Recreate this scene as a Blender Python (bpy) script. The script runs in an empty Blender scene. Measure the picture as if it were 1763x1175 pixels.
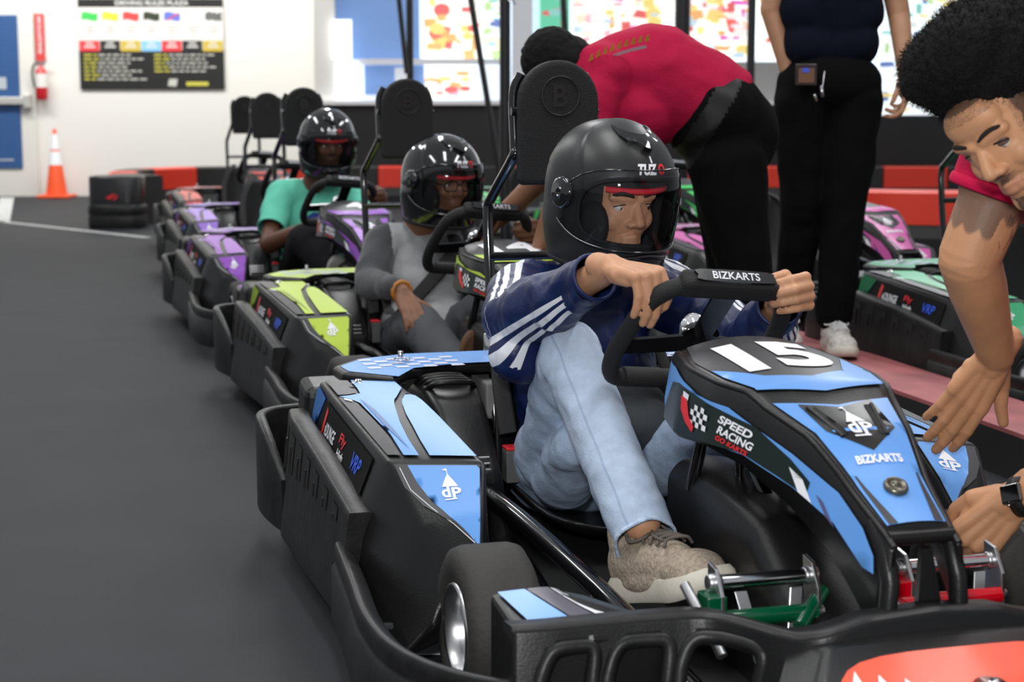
import bpy, bmesh, math, random
from mathutils import Vector, Matrix, Quaternion, noise
random.seed(7)
SC = bpy.context.scene
COL = SC.collection
R = math.radians
# ---------------------------------------------------------------- camera
cd = bpy.data.cameras.new('camera'); cam = bpy.data.objects.new('camera', cd); COL.objects.link(cam)
cd.sensor_width = 36; cd.lens = 36*2852/1763
cam.location = (0, 0, 1.0)
cam.rotation_euler = (R(90)-math.atan2(587.5-192, 2852), 0, 0)
cd.clip_start = .05; cd.clip_end = 200
cd.dof.use_dof = True; cd.dof.focus_distance = 3.25; cd.dof.aperture_fstop = 5.6
SC.camera = cam
SC.view_settings.view_transform = 'Standard'; SC.view_settings.look = 'None'
SC.view_settings.exposure = 0.0; SC.view_settings.gamma = 1.0
SC.view_settings.use_curve_mapping = False
# ---------------------------------------------------------------- world and lights
w = bpy.data.worlds.new('world'); SC.world = w; w.use_nodes = True
w.node_tree.nodes['Background'].inputs[0].default_value = (.93, .96, 1, 1)
w.node_tree.nodes['Background'].inputs[1].default_value = .36
def area(name, loc, size, energy, target=None, color=(1, 1, 1)):
    l = bpy.data.lights.new(name, 'AREA'); l.shape = 'RECTANGLE'; l.size, l.size_y = size
    l.energy = energy; l.color = color
    o = bpy.data.objects.new(name, l); COL.objects.link(o); o.location = loc
    if target: o.rotation_euler = (Vector(target)-Vector(loc)).to_track_quat('-Z', 'Y').to_euler()
    return o
for i, (x, y) in enumerate([(-3.2, 3), (-.4, 3.2), (2.2, 3.4), (-3.6, 8), (-.6, 8.5), (2.6, 8.5), (-5, 13), (-1.4, 13.5), (3, 13.5)]):
    area('ceiling_lamp', (x, y, 4.4), (.35, 2.4), 66)
area('flash', (-.1, -.05, 1.28), (.16, .12), 46, (.25, 3.4, .5))
area('wall_washer', (-5, 17.3, 4.6), (6, .4), 310, (-5, 20, 1.3), (1, .98, .94))

# ---------------------------------------------------------------- materials
MATS = {}
def mat(name, col=(.5, .5, .5), rough=.5, metal=0, bump=0, bscale=60, coat=0, emit=0, alpha=1, trans=0, var=0, vscale=8, spec=.5, sheen=0):
    if name in MATS: return MATS[name]
    m = bpy.data.materials.new(name); m.use_nodes = True; nt = m.node_tree; b = nt.nodes['Principled BSDF']
    b.inputs['Base Color'].default_value = (*col, 1); b.inputs['Roughness'].default_value = rough
    b.inputs['Metallic'].default_value = metal; b.inputs['Coat Weight'].default_value = coat
    b.inputs['Specular IOR Level'].default_value = spec; b.inputs['Coat Roughness'].default_value = .08
    if sheen: b.inputs['Sheen Weight'].default_value = sheen
    if emit: b.inputs['Emission Color'].default_value = (*col, 1); b.inputs['Emission Strength'].default_value = emit
    b.inputs['Alpha'].default_value = alpha; b.inputs['Transmission Weight'].default_value = trans
    tc = nt.nodes.new('ShaderNodeTexCoord')
    if var:
        n = nt.nodes.new('ShaderNodeTexNoise'); n.inputs['Scale'].default_value = vscale; n.inputs['Detail'].default_value = 5
        nt.links.new(tc.outputs['Object'], n.inputs['Vector'])
        r = nt.nodes.new('ShaderNodeValToRGB'); r.color_ramp.elements[0].position = .3; r.color_ramp.elements[1].position = .7
        r.color_ramp.elements[0].color = (*[c*(1-var) for c in col], 1); r.color_ramp.elements[1].color = (*[min(1, c*(1+var)) for c in col], 1)
        nt.links.new(n.outputs['Fac'], r.inputs['Fac']); nt.links.new(r.outputs['Color'], b.inputs['Base Color'])
    if bump:
        n = nt.nodes.new('ShaderNodeTexNoise'); n.inputs['Scale'].default_value = bscale; n.inputs['Detail'].default_value = 4
        nt.links.new(tc.outputs['Object'], n.inputs['Vector'])
        bp = nt.nodes.new('ShaderNodeBump'); bp.inputs['Strength'].default_value = bump; bp.inputs['Distance'].default_value = .004
        nt.links.new(n.outputs['Fac'], bp.inputs['Height']); nt.links.new(bp.outputs['Normal'], b.inputs['Normal'])
    MATS[name] = m; return m
def attr_mix(m, attr, lo, hi, col, soft=.01, bands=None, fac=1.0, nscale=0):
    """colour the surface where the named point attribute lies between lo and hi (crisp edge)"""
    nt = m.node_tree; b = nt.nodes['Principled BSDF']; inp = b.inputs['Base Color']
    a = nt.nodes.new('ShaderNodeAttribute'); a.attribute_name = attr
    src = a.outputs['Fac']
    if nscale:
        tc = nt.nodes.new('ShaderNodeTexCoord'); n = nt.nodes.new('ShaderNodeTexNoise'); n.inputs['Scale'].default_value = nscale
        nt.links.new(tc.outputs['Object'], n.inputs['Vector'])
        ad = nt.nodes.new('ShaderNodeMath'); ad.operation = 'MULTIPLY_ADD'; ad.inputs[1].default_value = .9
        nt.links.new(n.outputs['Fac'], ad.inputs[0]); nt.links.new(src, ad.inputs[2]); src = ad.outputs[0]
    prev = None
    for (l, h) in (bands or [(lo, hi)]):
        m1 = nt.nodes.new('ShaderNodeMapRange'); m1.inputs[1].default_value = l; m1.inputs[2].default_value = l+soft
        m2 = nt.nodes.new('ShaderNodeMapRange'); m2.inputs[1].default_value = h; m2.inputs[2].default_value = h+soft
        m2.inputs[3].default_value = 1; m2.inputs[4].default_value = 0
        nt.links.new(src, m1.inputs[0]); nt.links.new(src, m2.inputs[0])
        mu = nt.nodes.new('ShaderNodeMath'); mu.operation = 'MULTIPLY'
        nt.links.new(m1.outputs[0], mu.inputs[0]); nt.links.new(m2.outputs[0], mu.inputs[1])
        if prev:
            ad = nt.nodes.new('ShaderNodeMath'); ad.operation = 'MAXIMUM'
            nt.links.new(prev, ad.inputs[0]); nt.links.new(mu.outputs[0], ad.inputs[1]); prev = ad.outputs[0]
        else: prev = mu.outputs[0]
    f = nt.nodes.new('ShaderNodeMath'); f.operation = 'MULTIPLY'; f.inputs[1].default_value = fac
    nt.links.new(prev, f.inputs[0])
    mx = nt.nodes.new('ShaderNodeMix'); mx.data_type = 'RGBA'
    nt.links.new(f.outputs[0], mx.inputs['Factor'])
    if inp.links: nt.links.new(inp.links[0].from_socket, mx.inputs[6])
    else: mx.inputs[6].default_value = inp.default_value
    mx.inputs[7].default_value = (*col, 1)
    nt.links.new(mx.outputs[2], inp)
BLK = mat('black_plastic', (.008, .008, .0085), .36, bump=.10, bscale=250, spec=.33)
BLK2 = mat('scuffed_black_plastic', (.010, .010, .0105), .42, bump=.3, bscale=40, var=.5, vscale=20, spec=.33)
DRK = mat('black_and_slot_shade', (.004, .004, .004), .7)  # plain black parts and decals, and the painted shade of slots
GLB = mat('gloss_black_paint', (.006, .006, .007), .12, coat=.6)
DEC = mat('charcoal_decal', (.038, .038, .042), .38, var=.12, vscale=30)
RUB = mat('tyre_rubber', (.03, .028, .026), .75, bump=.4, bscale=90, var=.3)
CHR = mat('chrome', (.75, .75, .76), .18, 1)
ALU = mat('cast_aluminium', (.62, .62, .63), .32, 1)
WHT = mat('white_print', (.85, .86, .9), .4)
REDP = mat('red_print', (.75, .02, .03), .4)
GRIP = mat('grip_foam', (.010, .010, .011), .7, bump=.5, bscale=500)
FAB = mat('belt_webbing', (.02, .02, .021), .85, bump=.5, bscale=300)

# ---------------------------------------------------------------- object helpers
def tag(o, label=None, cat=None, group=None, kind=None):
    for k, v in (('label', label), ('category', cat), ('group', group), ('kind', kind)):
        if v: o[k] = v
    return o
def empty(name, loc=(0, 0, 0), rz=0, label=None, cat=None, group=None):
    o = bpy.data.objects.new(name, None); COL.objects.link(o); o.location = loc; o.rotation_euler = (0, 0, rz)
    o.empty_display_size = .1
    return tag(o, label, cat, group)
def cr(pts, n=6, closed=False):
    """smooth (Catmull-Rom) resampling of a path"""
    P = [Vector(p) for p in pts]; L = len(P); out = []
    for i in range(L if closed else L-1):
        p0 = P[i-1] if (i or closed) else P[0]*2-P[1]
        p1 = P[i]; p2 = P[(i+1) % L]
        p3 = P[(i+2) % L] if (closed or i+2 < L) else P[-1]*2-P[-2]
        for k in range(n):
            t = k/n
            out.append(.5*((2*p1)+(p2-p0)*t+(2*p0-5*p1+4*p2-p3)*t*t+(3*p1-p0-3*p2+p3)*t**3))
    if not closed: out.append(P[-1].copy())
    return out
def basis(d, up=(0, 0, 1)):
    d = Vector(d).normalized(); up = Vector(up)
    if abs(d.dot(up.normalized())) > .98: up = Vector((0, 1, 0)) if abs(d.y) < .9 else Vector((1, 0, 0))
    x = up.cross(d).normalized(); return x, d.cross(x).normalized(), d
class MB:
    def __init__(s): s.v = []; s.f = []; s.m = []; s.s = []
    def add(s, vs, fs, mi=0, sm=False):
        b = len(s.v); s.v += [Vector(v) for v in vs]
        for f in fs: s.f.append([b+i for i in f]); s.m.append(mi); s.s.append(sm)
        return s
    def box(s, lo, hi, mi=0, M=None, taper=1):
        x0, y0, z0 = lo; x1, y1, z1 = hi
        cx, cy = (x0+x1)/2, (y0+y1)/2
        vs = [(x0, y0, z0), (x1, y0, z0), (x1, y1, z0), (x0, y1, z0)]
        vs += [(cx+(x-cx)*taper, cy+(y-cy)*taper, z1) for x, y, _ in vs]
        if M: vs = [M @ Vector(v) for v in vs]
        return s.add(vs, [(3, 2, 1, 0), (4, 5, 6, 7), (0, 1, 5, 4), (1, 2, 6, 5), (2, 3, 7, 6), (3, 0, 4, 7)], mi)
    def grid(s, rows, mi=0, sm=True, cu=False, cv=False):
        n, m = len(rows), len(rows[0]); vs = [p for r in rows for p in r]; fs = []
        for i in range(n if cu else n-1):
            for j in range(m if cv else m-1):
                a, b = i, (i+1) % n; c, d = j, (j+1) % m
                fs.append((a*m+c, a*m+d, b*m+d, b*m+c))
        return s.add(vs, fs, mi, sm)
    def tube(s, pts, r=.01, n=10, closed=False, mi=0, flat=1, up=None, sm=True):
        P = [Vector(p) for p in pts]; L = len(P); rows = []; x = None
        for i, p in enumerate(P):
            if closed: d = P[(i+1) % L]-P[i-1]
            else: d = P[min(i+1, L-1)]-P[max(i-1, 0)]
            d.normalize()
            if up is not None: x = Vector(up).cross(d).normalized()
            elif x is None: x = basis(d)[0]
            else: x = (x-d*x.dot(d)).normalized()
            y = d.cross(x); rr = r[i] if isinstance(r, (list, tuple)) else r
            rows.append([p+x*math.cos(a)*rr+y*math.sin(a)*rr*flat for a in (2*math.pi*k/n for k in range(n))])
        s.grid(rows, mi, sm, cu=closed, cv=True)
        if not closed:
            s.add(rows[0], [list(range(n))[::-1]], mi); s.add(rows[-1], [list(range(n))], mi)
        return s
    def lathe(s, prof, c=(0, 0, 0), ax=(0, 0, 1), n=24, mi=0, sm=True, closed=False):
        x, y, d = basis(ax); c = Vector(c)
        rows = [[c+d*h+(x*math.cos(a)+y*math.sin(a))*r for a in (2*math.pi*k/n for k in range(n))] for r, h in prof]
        return s.grid(rows, mi, sm, cu=closed, cv=True)
    def cyl(s, a, b, r, n=16, mi=0):
        a, b = Vector(a), Vector(b); h = (b-a).length
        return s.lathe([(0, 0), (r*.9, 0), (r, min(h*.1, r*.15)), (r, h-min(h*.1, r*.15)), (r*.9, h), (0, h)], a, b-a, n, mi)
    def ell(s, c, r, mi=0, n=16, Rm=None):
        rows = []
        for i in range(n//2+1):
            t = math.pi*i/(n//2); row = []
            for k in range(n):
                a = 2*math.pi*k/n; p = Vector((math.sin(t)*math.cos(a)*r[0], math.sin(t)*math.sin(a)*r[1], math.cos(t)*r[2]))
                row.append((Rm @ p if Rm else p)+Vector(c))
            rows.append(row)
        return s.grid(rows, mi, True, cv=True)
    def prism(s, poly, ext, mi=0):
        n = len(poly); P = [Vector(p) for p in poly]; e = Vector(ext)
        return s.add(P+[p+e for p in P], [list(range(n))[::-1], list(range(n, 2*n))]+[(i, (i+1) % n, n+(i+1) % n, n+i) for i in range(n)], mi)
    def decal(s, poly, fn, mi=0, cell=.02):
        vs, fs = cut2d(poly, cell)
        return s.add([fn(x, y) for x, y in vs], fs, mi, True)
    def text(s, txt, fn, h, mi=0, bold=0, shear=0, cell=.02, center=(0, 0), rot=0, width=None, mirror=False):
        vs, fs = text2d(txt, bold, shear)
        k = h; kx = k if width is None else width/max(1e-6, max(v[0] for v in vs)-min(v[0] for v in vs))
        c, q = math.cos(rot), math.sin(rot)
        if mirror: kx = -kx
        pts = [(x*kx*c-y*k*q+center[0], x*kx*q+y*k*c+center[1]) for x, y in vs]
        return s.add([fn(x, y) for x, y in pts], fs, mi, False)
    def mesh(s, name):
        me = bpy.data.meshes.new(name); me.from_pydata(s.v, [], s.f); me.update()
        me.polygons.foreach_set('material_index', s.m); me.polygons.foreach_set('use_smooth', s.s)
        return me
    def obj(s, name, mats, parent=None, bevel=0, seg=2, sub=0, solid=0, fix=True, weld=False, ang=40):
        me = s.mesh(name)
        if fix:
            bm = bmesh.new(); bm.from_mesh(me)
            if weld: bmesh.ops.remove_doubles(bm, verts=bm.verts, dist=1e-5)
            bmesh.ops.recalc_face_normals(bm, faces=bm.faces); bm.to_mesh(me); bm.free()
        for m in (mats if isinstance(mats, (list, tuple)) else [mats]): me.materials.append(m)
        o = bpy.data.objects.new(name, me); COL.objects.link(o)
        if parent is not None: o.parent = parent
        if solid:
            md = o.modifiers.new('solid', 'SOLIDIFY'); md.thickness = solid; md.offset = 0
        if bevel:
            md = o.modifiers.new('bevel', 'BEVEL'); md.width = bevel; md.segments = seg; md.limit_method = 'ANGLE'; md.angle_limit = R(ang)
            md.harden_normals = False
        if sub:
            md = o.modifiers.new('sub', 'SUBSURF'); md.levels = sub; md.render_levels = sub
        return o
_tc = {}
def text2d(txt, bold=0, shear=0):
    k = (txt, bold, shear)
    if k not in _tc:
        cu = bpy.data.curves.new('t', 'FONT'); cu.body = txt; cu.offset = bold; cu.shear = shear; cu.resolution_u = 4
        cu.align_x = 'CENTER'; cu.align_y = 'CENTER'; cu.fill_mode = 'FRONT'
        o = bpy.data.objects.new('t', cu); COL.objects.link(o)
        bpy.context.view_layer.update()
        me = bpy.data.meshes.new_from_object(o.evaluated_get(bpy.context.evaluated_depsgraph_get()))
        bm = bmesh.new(); bm.from_mesh(me); bmesh.ops.triangulate(bm, faces=bm.faces)
        for _ in range(2):
            es = [e for e in bm.edges if e.calc_length() > .25]
            if es: bmesh.ops.subdivide_edges(bm, edges=es, cuts=1)
        bmesh.ops.triangulate(bm, faces=bm.faces)
        bm.verts.index_update()
        ys = [v.co.y for v in bm.verts]; xs = [v.co.x for v in bm.verts]
        cx, cy, hh = (min(xs)+max(xs))/2, (min(ys)+max(ys))/2, max(ys)-min(ys)
        _tc[k] = ([((v.co.x-cx)/hh, (v.co.y-cy)/hh) for v in bm.verts], [[v.index for v in f.verts] for f in bm.faces])
        bm.free(); COL.objects.unlink(o); bpy.data.objects.remove(o); bpy.data.curves.remove(cu); bpy.data.meshes.remove(me)
    return _tc[k]
def cut2d(poly, cell):
    bm = bmesh.new(); vs = [bm.verts.new((x, y, 0)) for x, y in poly]; bm.faces.new(vs)
    for ax in (0, 1):
        lo, hi = min(p[ax] for p in poly), max(p[ax] for p in poly); c = lo+cell
        while c < hi-1e-4:
            no = (1, 0, 0) if ax == 0 else (0, 1, 0); co = (c, 0, 0) if ax == 0 else (0, c, 0)
            bmesh.ops.bisect_plane(bm, geom=list(bm.verts)+list(bm.edges)+list(bm.faces), plane_co=co, plane_no=no); c += cell
    bmesh.ops.triangulate(bm, faces=bm.faces)
    bm.verts.index_update()
    out = ([(v.co.x, v.co.y) for v in bm.verts], [[v.index for v in f.verts] for f in bm.faces]); bm.free()
    return out
def spline2(pts, n=5): return [(p.x, p.y) for p in cr([(x, y, 0) for x, y in pts], n, True)]
class Patch:
    """bilinear surface over a grid of points; (s,t) in grid units, lifted along its normal"""
    def __init__(s, rows, flip=False): s.r = [[Vector(p) for p in r] for r in rows]; s.k = -1 if flip else 1
    def raw(s, a, b):
        R_ = s.r; n, m = len(R_)-1, len(R_[0])-1
        i = min(max(int(a), 0), n-1); j = min(max(int(b), 0), m-1); a -= i; b -= j
        return (R_[i][j]*(1-a)+R_[i+1][j]*a)*(1-b)+(R_[i][j+1]*(1-a)+R_[i+1][j+1]*a)*b
    def __call__(s, a, b, off=.0015):
        p = s.raw(a, b); d1 = s.raw(a+.01, b)-s.raw(a-.01, b); d2 = s.raw(a, b+.01)-s.raw(a, b-.01)
        return p+d1.cross(d2).normalized()*off*s.k
# ---------------------------------------------------------------- go-kart (local frame: x across, -y forward, z up)
def V(u, v, z): return Vector((u, -v, z))
def lerp(tab, v):
    if v <= tab[0][0]: return tab[0][1]
    for (a, x), (b, y) in zip(tab, tab[1:]):
        if v <= b: return x+(y-x)*(v-a)/(b-a)
    return tab[-1][1]
FW = [(1.03, .098), (1.09, .118), (1.18, .136), (1.3, .135), (1.42, .107), (1.52, .080), (1.6, .062), (1.7, .049), (1.76, .047)]
FZ = [(1.03, .600), (1.09, .612), (1.215, .600), (1.38, .580), (1.42, .560), (1.52, .530), (1.58, .493), (1.61, .472), (1.7, .424), (1.76, .39)]
FB = [(1.03, .50), (1.1, .475), (1.2, .47), (1.3, .477), (1.4, .462), (1.5, .425), (1.6, .375), (1.69, .30), (1.76, .26)]
FD = [(1.03, .02), (1.2, .022), (1.42, .006), (1.76, .004)]
def ftop(u, v, off=.0016):
    a = lerp(FW, v); return V(u, v, lerp(FZ, v)-lerp(FD, v)*min(1.2, (u/a)**2)+off+.0048+.002*max(0, (v-1.4)*3))
def fside(sg):
    def f(v, z, off=.0016):                       # z is absolute height
        a = lerp(FW, v); zt = lerp(FZ, v)-lerp(FD, v)-.006; zb = lerp(FB, v); t = (zt-z)/(zt-zb)
        return V(sg*(a+.004+.014*t+off+.0045), v, z)
    return f
LOGO_TENT = [(-.30, .02), (.30, .02), (.02, .62), (-.02, .62)]
def dplogo(mb, fn, h, c, mi, rot=0):
    q, k = math.cos(rot), math.sin(rot)
    T = lambda x, y: fn((x*q-y*k)*h+c[0], (x*k+y*q)*h+c[1])
    mb.decal(LOGO_TENT, T, mi, .3)
    mb.decal([(-.015, .60), (.015, .60), (.015, .92), (-.015, .92)], T, mi, .3)
    mb.decal([(-.01, .92), (-.16, .86), (-.01, .80)], T, mi, .3)
    mb.text('d', T, .56, mi, .03, center=(-.21, -.22), width=.34)
    mb.text('P', T, .56, mi, .03, center=(.20, -.30), width=.36)
    mb.decal([(-.32, -.62), (.18, -.62), (.18, -.56), (-.32, -.56)], T, mi, .3)

def make_kart(name, accent, number, label, nosecol=None, full=True):
    K = empty(name, label=label, cat='go kart', group='rental go karts waiting in two lanes')
    A = accent
    parts = {}
    # --- floor pan and tubes
    MB().box((-.28, -1.62, .075), (.28, -.25, .09)).box((-.5, -.10, .05), (.5, .16, .07)).obj('floor_pan', DRK, K)
    m = MB()
    for sg in (-1, 1):
        m.tube(cr([V(sg*.30, -.05, .13), V(sg*.29, .42, .215), V(sg*.26, 1.1, .19), V(sg*.20, 1.5, .1), V(sg*.15, 1.6, .1)], 5), .019)
        m.tube(cr([V(sg*.20, -.1, .1), V(sg*.22, .5, .08), V(sg*.26, 1.0, .08), V(sg*.17, 1.5, .08)], 4), .015)
        m.tube([V(sg*.24, 1.12, .12), V(sg*.42, 1.10, .14)], .016)
        m.tube([V(sg*.25, .95, .1), V(sg*.62, .93, .1)], .013)
    m.tube([V(-.5, 0, .14), V(.5, 0, .14)], .02)
    m.tube([V(-.22, 1.35, .08), V(.22, 1.35, .08)], .014)
    m.obj('frame_tube', GLB, K)
    # --- side pods
    for sg in (-1, 1):
        rows = [[(.60, .07, .08), (.60, .06, .25), (.573, .085, .408), (.42, .20, .414), (.40, .20, .1)],
                [(.615, .3, .07), (.612, .3, .25), (.572, .30, .398), (.408, .42, .408), (.39, .4, .1)],
                [(.640, .70, .06), (.612, .72, .24), (.556, .745, .362), (.41, .905, .384), (.39, .86, .1)],
                [(.635, .88, .05), (.58, .90, .17), (.527, .905, .278), (.432, .975, .310), (.39, .93, .1)],
                [(.600, 1.0, .06), (.535, 1.01, .13), (.487, 1.0, .215), (.447, 1.022, .25), (.42, .98, .12)]]
        if sg > 0:
            rows[2] = [(.640, .86, .06), (.615, .90, .24), (.562, .925, .366), (.425, .91, .382), (.39, .86, .1)]
            rows[3] = [(.635, .96, .05), (.59, .99, .17), (.535, 1.01, .290), (.444, .985, .318), (.39, .93, .1)]
            rows[4] = [(.600, 1.06, .06), (.545, 1.07, .13), (.500, 1.055, .225), (.456, 1.035, .262), (.42, .98, .12)]
        G = [[V(sg*u, v, z) for u, v, z in r] for r in rows]
        P0 = Patch(G); m = MB(); NI, NJ = 5, 4
        m.grid([[P0.raw(i/NI, j/NJ) for j in range(4*NJ+1)] for i in range(4*NI+1)], 0, True)
        m.add([P0.raw(0, j/NJ) for j in range(4*NJ+1)], [range(4*NJ+1)]); m.add([P0.raw(4, j/NJ) for j in range(4*NJ+1)], [range(4*NJ+1)])
        pod = m.obj('side_pod', BLK, K, weld=True, bevel=.014, seg=3, ang=22)
        # graphics: top, front, flank
        top = Patch([[G[i][2], G[i][3]] for i in (0, 1, 2)], sg > 0)
        fr = Patch([[G[i][2], G[i][3]] for i in (2, 3, 4)], sg > 0)
        fl = Patch([[G[i][1], G[i][2]] for i in (0, 1, 2)], sg > 0)
        d = MB(); T = lambda x, y: top(x, y, .0045); Fr = lambda x, y: fr(x, y, .0045); Fl = lambda x, y: fl(x, y, .004)
        d.decal([(.03, .39), (.03, .95), (.35, .93), (.8, .74), (1.1, .60), (1.4, .49), (1.7, .41), (1.95, .37), (1.95, .21), (1.62, .265), (1.35, .25), (1.07, .235), (.87, .06), (.80, .20), (.70, .34), (.45, .37)], T, 0, .1)
        d.decal([(.66, .88), (.75, .96), (1.3, .97), (1.95, .95), (1.95, .48), (1.7, .53), (1.47, .59), (1.25, .64), (1.05, .71), (.85, .80)], T, 0, .1)
        d.decal([(.90, .04), (1.07, .20), (1.35, .22), (1.62, .23), (1.95, .18), (1.95, .04)], T, 1, .1)
        d.decal([(.05, .06), (.05, .35), (.45, .34), (.68, .30), (.78, .16), (.80, .06)], T, 1, .1)
        d.decal([(.97, .27), (1.45, .28), (1.88, .33), (1.5, .345), (1.2, .33)], lambda x, y: top(x, y, .0058), 6, .1)
        d.decal([(.98, .09), (1.02, .16), (1.06, .16), (1.02, .08)], lambda x, y: top(x, y, .0062), 2, .1)
        d.decal([(.08, .06), (.08, .95), (.7, .97), (1.9, .97), (1.75, .82), (1.1, .50), (.75, .16), (.45, .04)], lambda x, y: fr(x, y, .0035), 1, .1)
        d.decal([(.10, .20), (.10, .92), (.17, .955), (.6, .955), (1.2, .965), (1.85, .955), (1.62, .80), (1.05, .52), (.7, .30), (.4, .22)], Fr, 0, .1)
        if sg < 0: d.tube([fr(x, y, .0036) for x, y in ((.14, .1), (.5, .10), (.8, .26), (1.15, .50), (1.7, .82))], .0008, 5, mi=2)
        d.decal([(.03, .1), (.03, .86), (.1, .95), (.55, .9), (.33, .5), (.2, .15)], Fl, 0, .1)
        d.decal([(.38, .42), (.62, .90), (1.85, .86), (1.9, .22), (.45, .2)], Fl, 3, .1)
        W = (G[2][3]-G[2][2]).length; H_ = (G[4][3]-G[2][3]).length/2
        dplogo(d, lambda x, y: fr(.50-y/.20, .60+(x if sg < 0 else -x)/W, .006), .072, (0, 0), 2)
        d.decal([(.03, .1), (.03, .86), (.1, .95), (.55, .9), (.33, .5), (.2, .15)], Fl, 0, .1)
        d.decal([(.38, .42), (.62, .90), (1.85, .86), (1.9, .22), (.45, .2)], Fl, 3, .1)
        L = (G[2][2]-G[0][2]).length/2; hh = .14
        def word(t, c, w_, h_, mi):
            d.text(t, lambda x, y: fl(c[0]+(x if sg < 0 else -x)/L, c[1]+y/hh, .0055), h_, mi, .02, width=w_)
        d.decal([(.72, .45), (.78, .85), (.86, .8), (.80, .42)], lambda x, y: fl(x, y, .0055), 4, .1)
        word('nALOUNGE', (1.03, .58), .10, .026, 2); word('Fly', (1.34, .66), .042, .026, 4); word('High', (1.36, .46), .045, .022, 2)
        word('VRP', (1.66, .6), .06, .032, 5)
        d.obj('pod_graphics', [A, DEC, WHT, DRK, REDP, mat('blue_print', (.02, .10, .75), .4), mat('half_tone_print_'+A.name, tuple(c*.45+.03 for c in A.node_tree.nodes['Principled BSDF'].inputs['Base Color'].default_value[:3]), .4)], pod, fix=False)
        b = MB(); c = V(sg*.50, .16, .408); b.lathe([(.016, 0), (.018, .004), (.012, .007), (.008, .006), (.006, .012), (0, .012)], c, (0, 0, 1), 14)
        b.obj('pod_fastener', CHR, pod)
        # side bumper plate, slot shade painted on as flat black faces
        m = MB(); PR = [(.03, .645, .338), (.155, .658, .342), (.45, .652, .315), (.76, .640, .27)]
        outer = lambda v, t: V(sg*(lerp([(p[0], p[1]) for p in PR], v)+.018*(1-t)-.01*t), v, .075+t*(lerp([(p[0], p[2]) for p in PR], v)-.075))
        rowsb = []
        for i in range(25):
            v = .03+.73*i/24; o = [outer(v, t) for t in (0, .2, .55, .62, .9, 1)]
            inn = [p-V(sg*.045, 0, 0) for p in reversed(o)]
            inn = [Vector((p.x, p.y, p.z)) for p in inn]
            rowsb.append(o+inn)
        m.grid(rowsb, 0, True, cv=True); m.add(rowsb[0], [list(range(12))]); m.add(rowsb[-1], [list(range(12))])
        sb = m.obj('side_bumper', BLK2, K, bevel=.006, ang=35)
        s_ = MB()
        for i in range(7):
            v0 = .09+.09*i
            LT = .55+.035*i
            poly = [outer(v0, LT), outer(v0+.045, LT), outer(v0+.045, .9), outer(v0, .9)]
            s_.add([p+V(sg*.0015, 0, 0) for p in poly], [(0, 1, 2, 3)], 0)  # flat black face on the plate, stands in for recess shade
            q = [outer(v0+.012, LT), outer(v0+.022, LT), outer(v0+.022, .8), outer(v0+.012, .8)]
            s_.prism([p+V(sg*.001, 0, 0) for p in q], (sg*.004, 0, 0), 1)
        s_.obj('slot_shade_and_rib', [DRK, BLK2], sb)
        # rear corner lip
        m = MB(); path = cr([V(sg*.66, .14, .20), V(sg*.675, .04, .26), V(sg*.682, -.06, .295), V(sg*.675, -.15, .30), V(sg*.64, -.215, .30), V(sg*.56, -.25, .30), V(sg*.45, -.26, .30)], 6)
        rr = []
        for i, p in enumerate(path):
            dd = (path[min(i+1, len(path)-1)]-path[max(i-1, 0)]).normalized(); nx = dd.cross(Vector((0, 0, 1)))*.012
            rr.append([p-nx+Vector((0, 0, 0)), p+nx, p+nx-Vector((0, 0, .06)), Vector(((p+nx*1.2).x, (p+nx*1.2).y, .08)), Vector(((p-nx).x, (p-nx).y, .08))])
        m.grid(rr, 0, True, cv=True); m.add(rr[0], [range(5)]); m.add(rr[-1], [range(5)])
        m.obj('rear_corner_bumper', BLK2, K, bevel=.006)
        # front wheel guard strip
        m = MB(); path = cr([V(sg*.638, .72, .19), V(sg*.655, .95, .19), V(sg*.668, 1.15, .185), V(sg*.655, 1.30, .18), V(sg*.61, 1.42, .18), V(sg*.53, 1.51, .18), V(sg*.44, 1.545, .18)], 6); rr = []
        for i, p in enumerate(path):
            dd = (path[min(i+1, len(path)-1)]-path[max(i-1, 0)]).normalized(); nx = dd.cross(Vector((0, 0, 1)))*sg*-1
            rr.append([p+nx*o_+Vector((0, 0, z_)) for o_, z_ in ((-.022, 0), (.0, .018), (.012, .018), (.016, .0), (.012, -.02), (.02, -.03), (.022, -.13), (.0, -.135), (-.022, -.13))])
        m.grid(rr, 0, True, cv=True); m.add(rr[0], [range(9)]); m.add(rr[-1], [range(9)])
        m.obj('wheel_guard', BLK2, K, bevel=.004)
        # engine cover with ribs
        m = MB(); E = [[V(sg*.36, .02, .30), V(sg*.36, .02, .385), V(sg*.22, .02, .385), V(sg*.22, .02, .30)],
                       [V(sg*.37, .16, .15), V(sg*.36, .16, .400), V(sg*.23, .16, .40), V(sg*.22, .16, .15)],
                       [V(sg*.37, .30, .12), V(sg*.35, .27, .365), V(sg*.24, .27, .365), V(sg*.22, .30, .12)],
                       [V(sg*.37, .44, .10), V(sg*.345, .43, .25), V(sg*.25, .43, .25), V(sg*.22, .44, .10)]]
        m.grid(E, 0, True); m.add(E[0], [range(4)]); m.add(E[-1], [range(4)])
        ec = m.obj('engine_cover', BLK, K, bevel=.018, seg=3, weld=True)
        m = MB()
        for i in range(4):
            t = i*.035; m.tube(cr([V(sg*.35, .06+t, .388), V(sg*.33, .085+t, .407), V(sg*.26, .085+t, .407), V(sg*.24, .06+t, .392)], 4), .007, 6)
        m.obj('cover_rib', BLK, ec); m = MB()
        for i in range(4): m.tube([V(sg*.34, .405+.006*i, .292-.012*i-.01), V(sg*.27, .405+.006*i, .292-.012*i-.01)], .003, 6)
        m.obj('cover_vent', ALU, ec)
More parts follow.
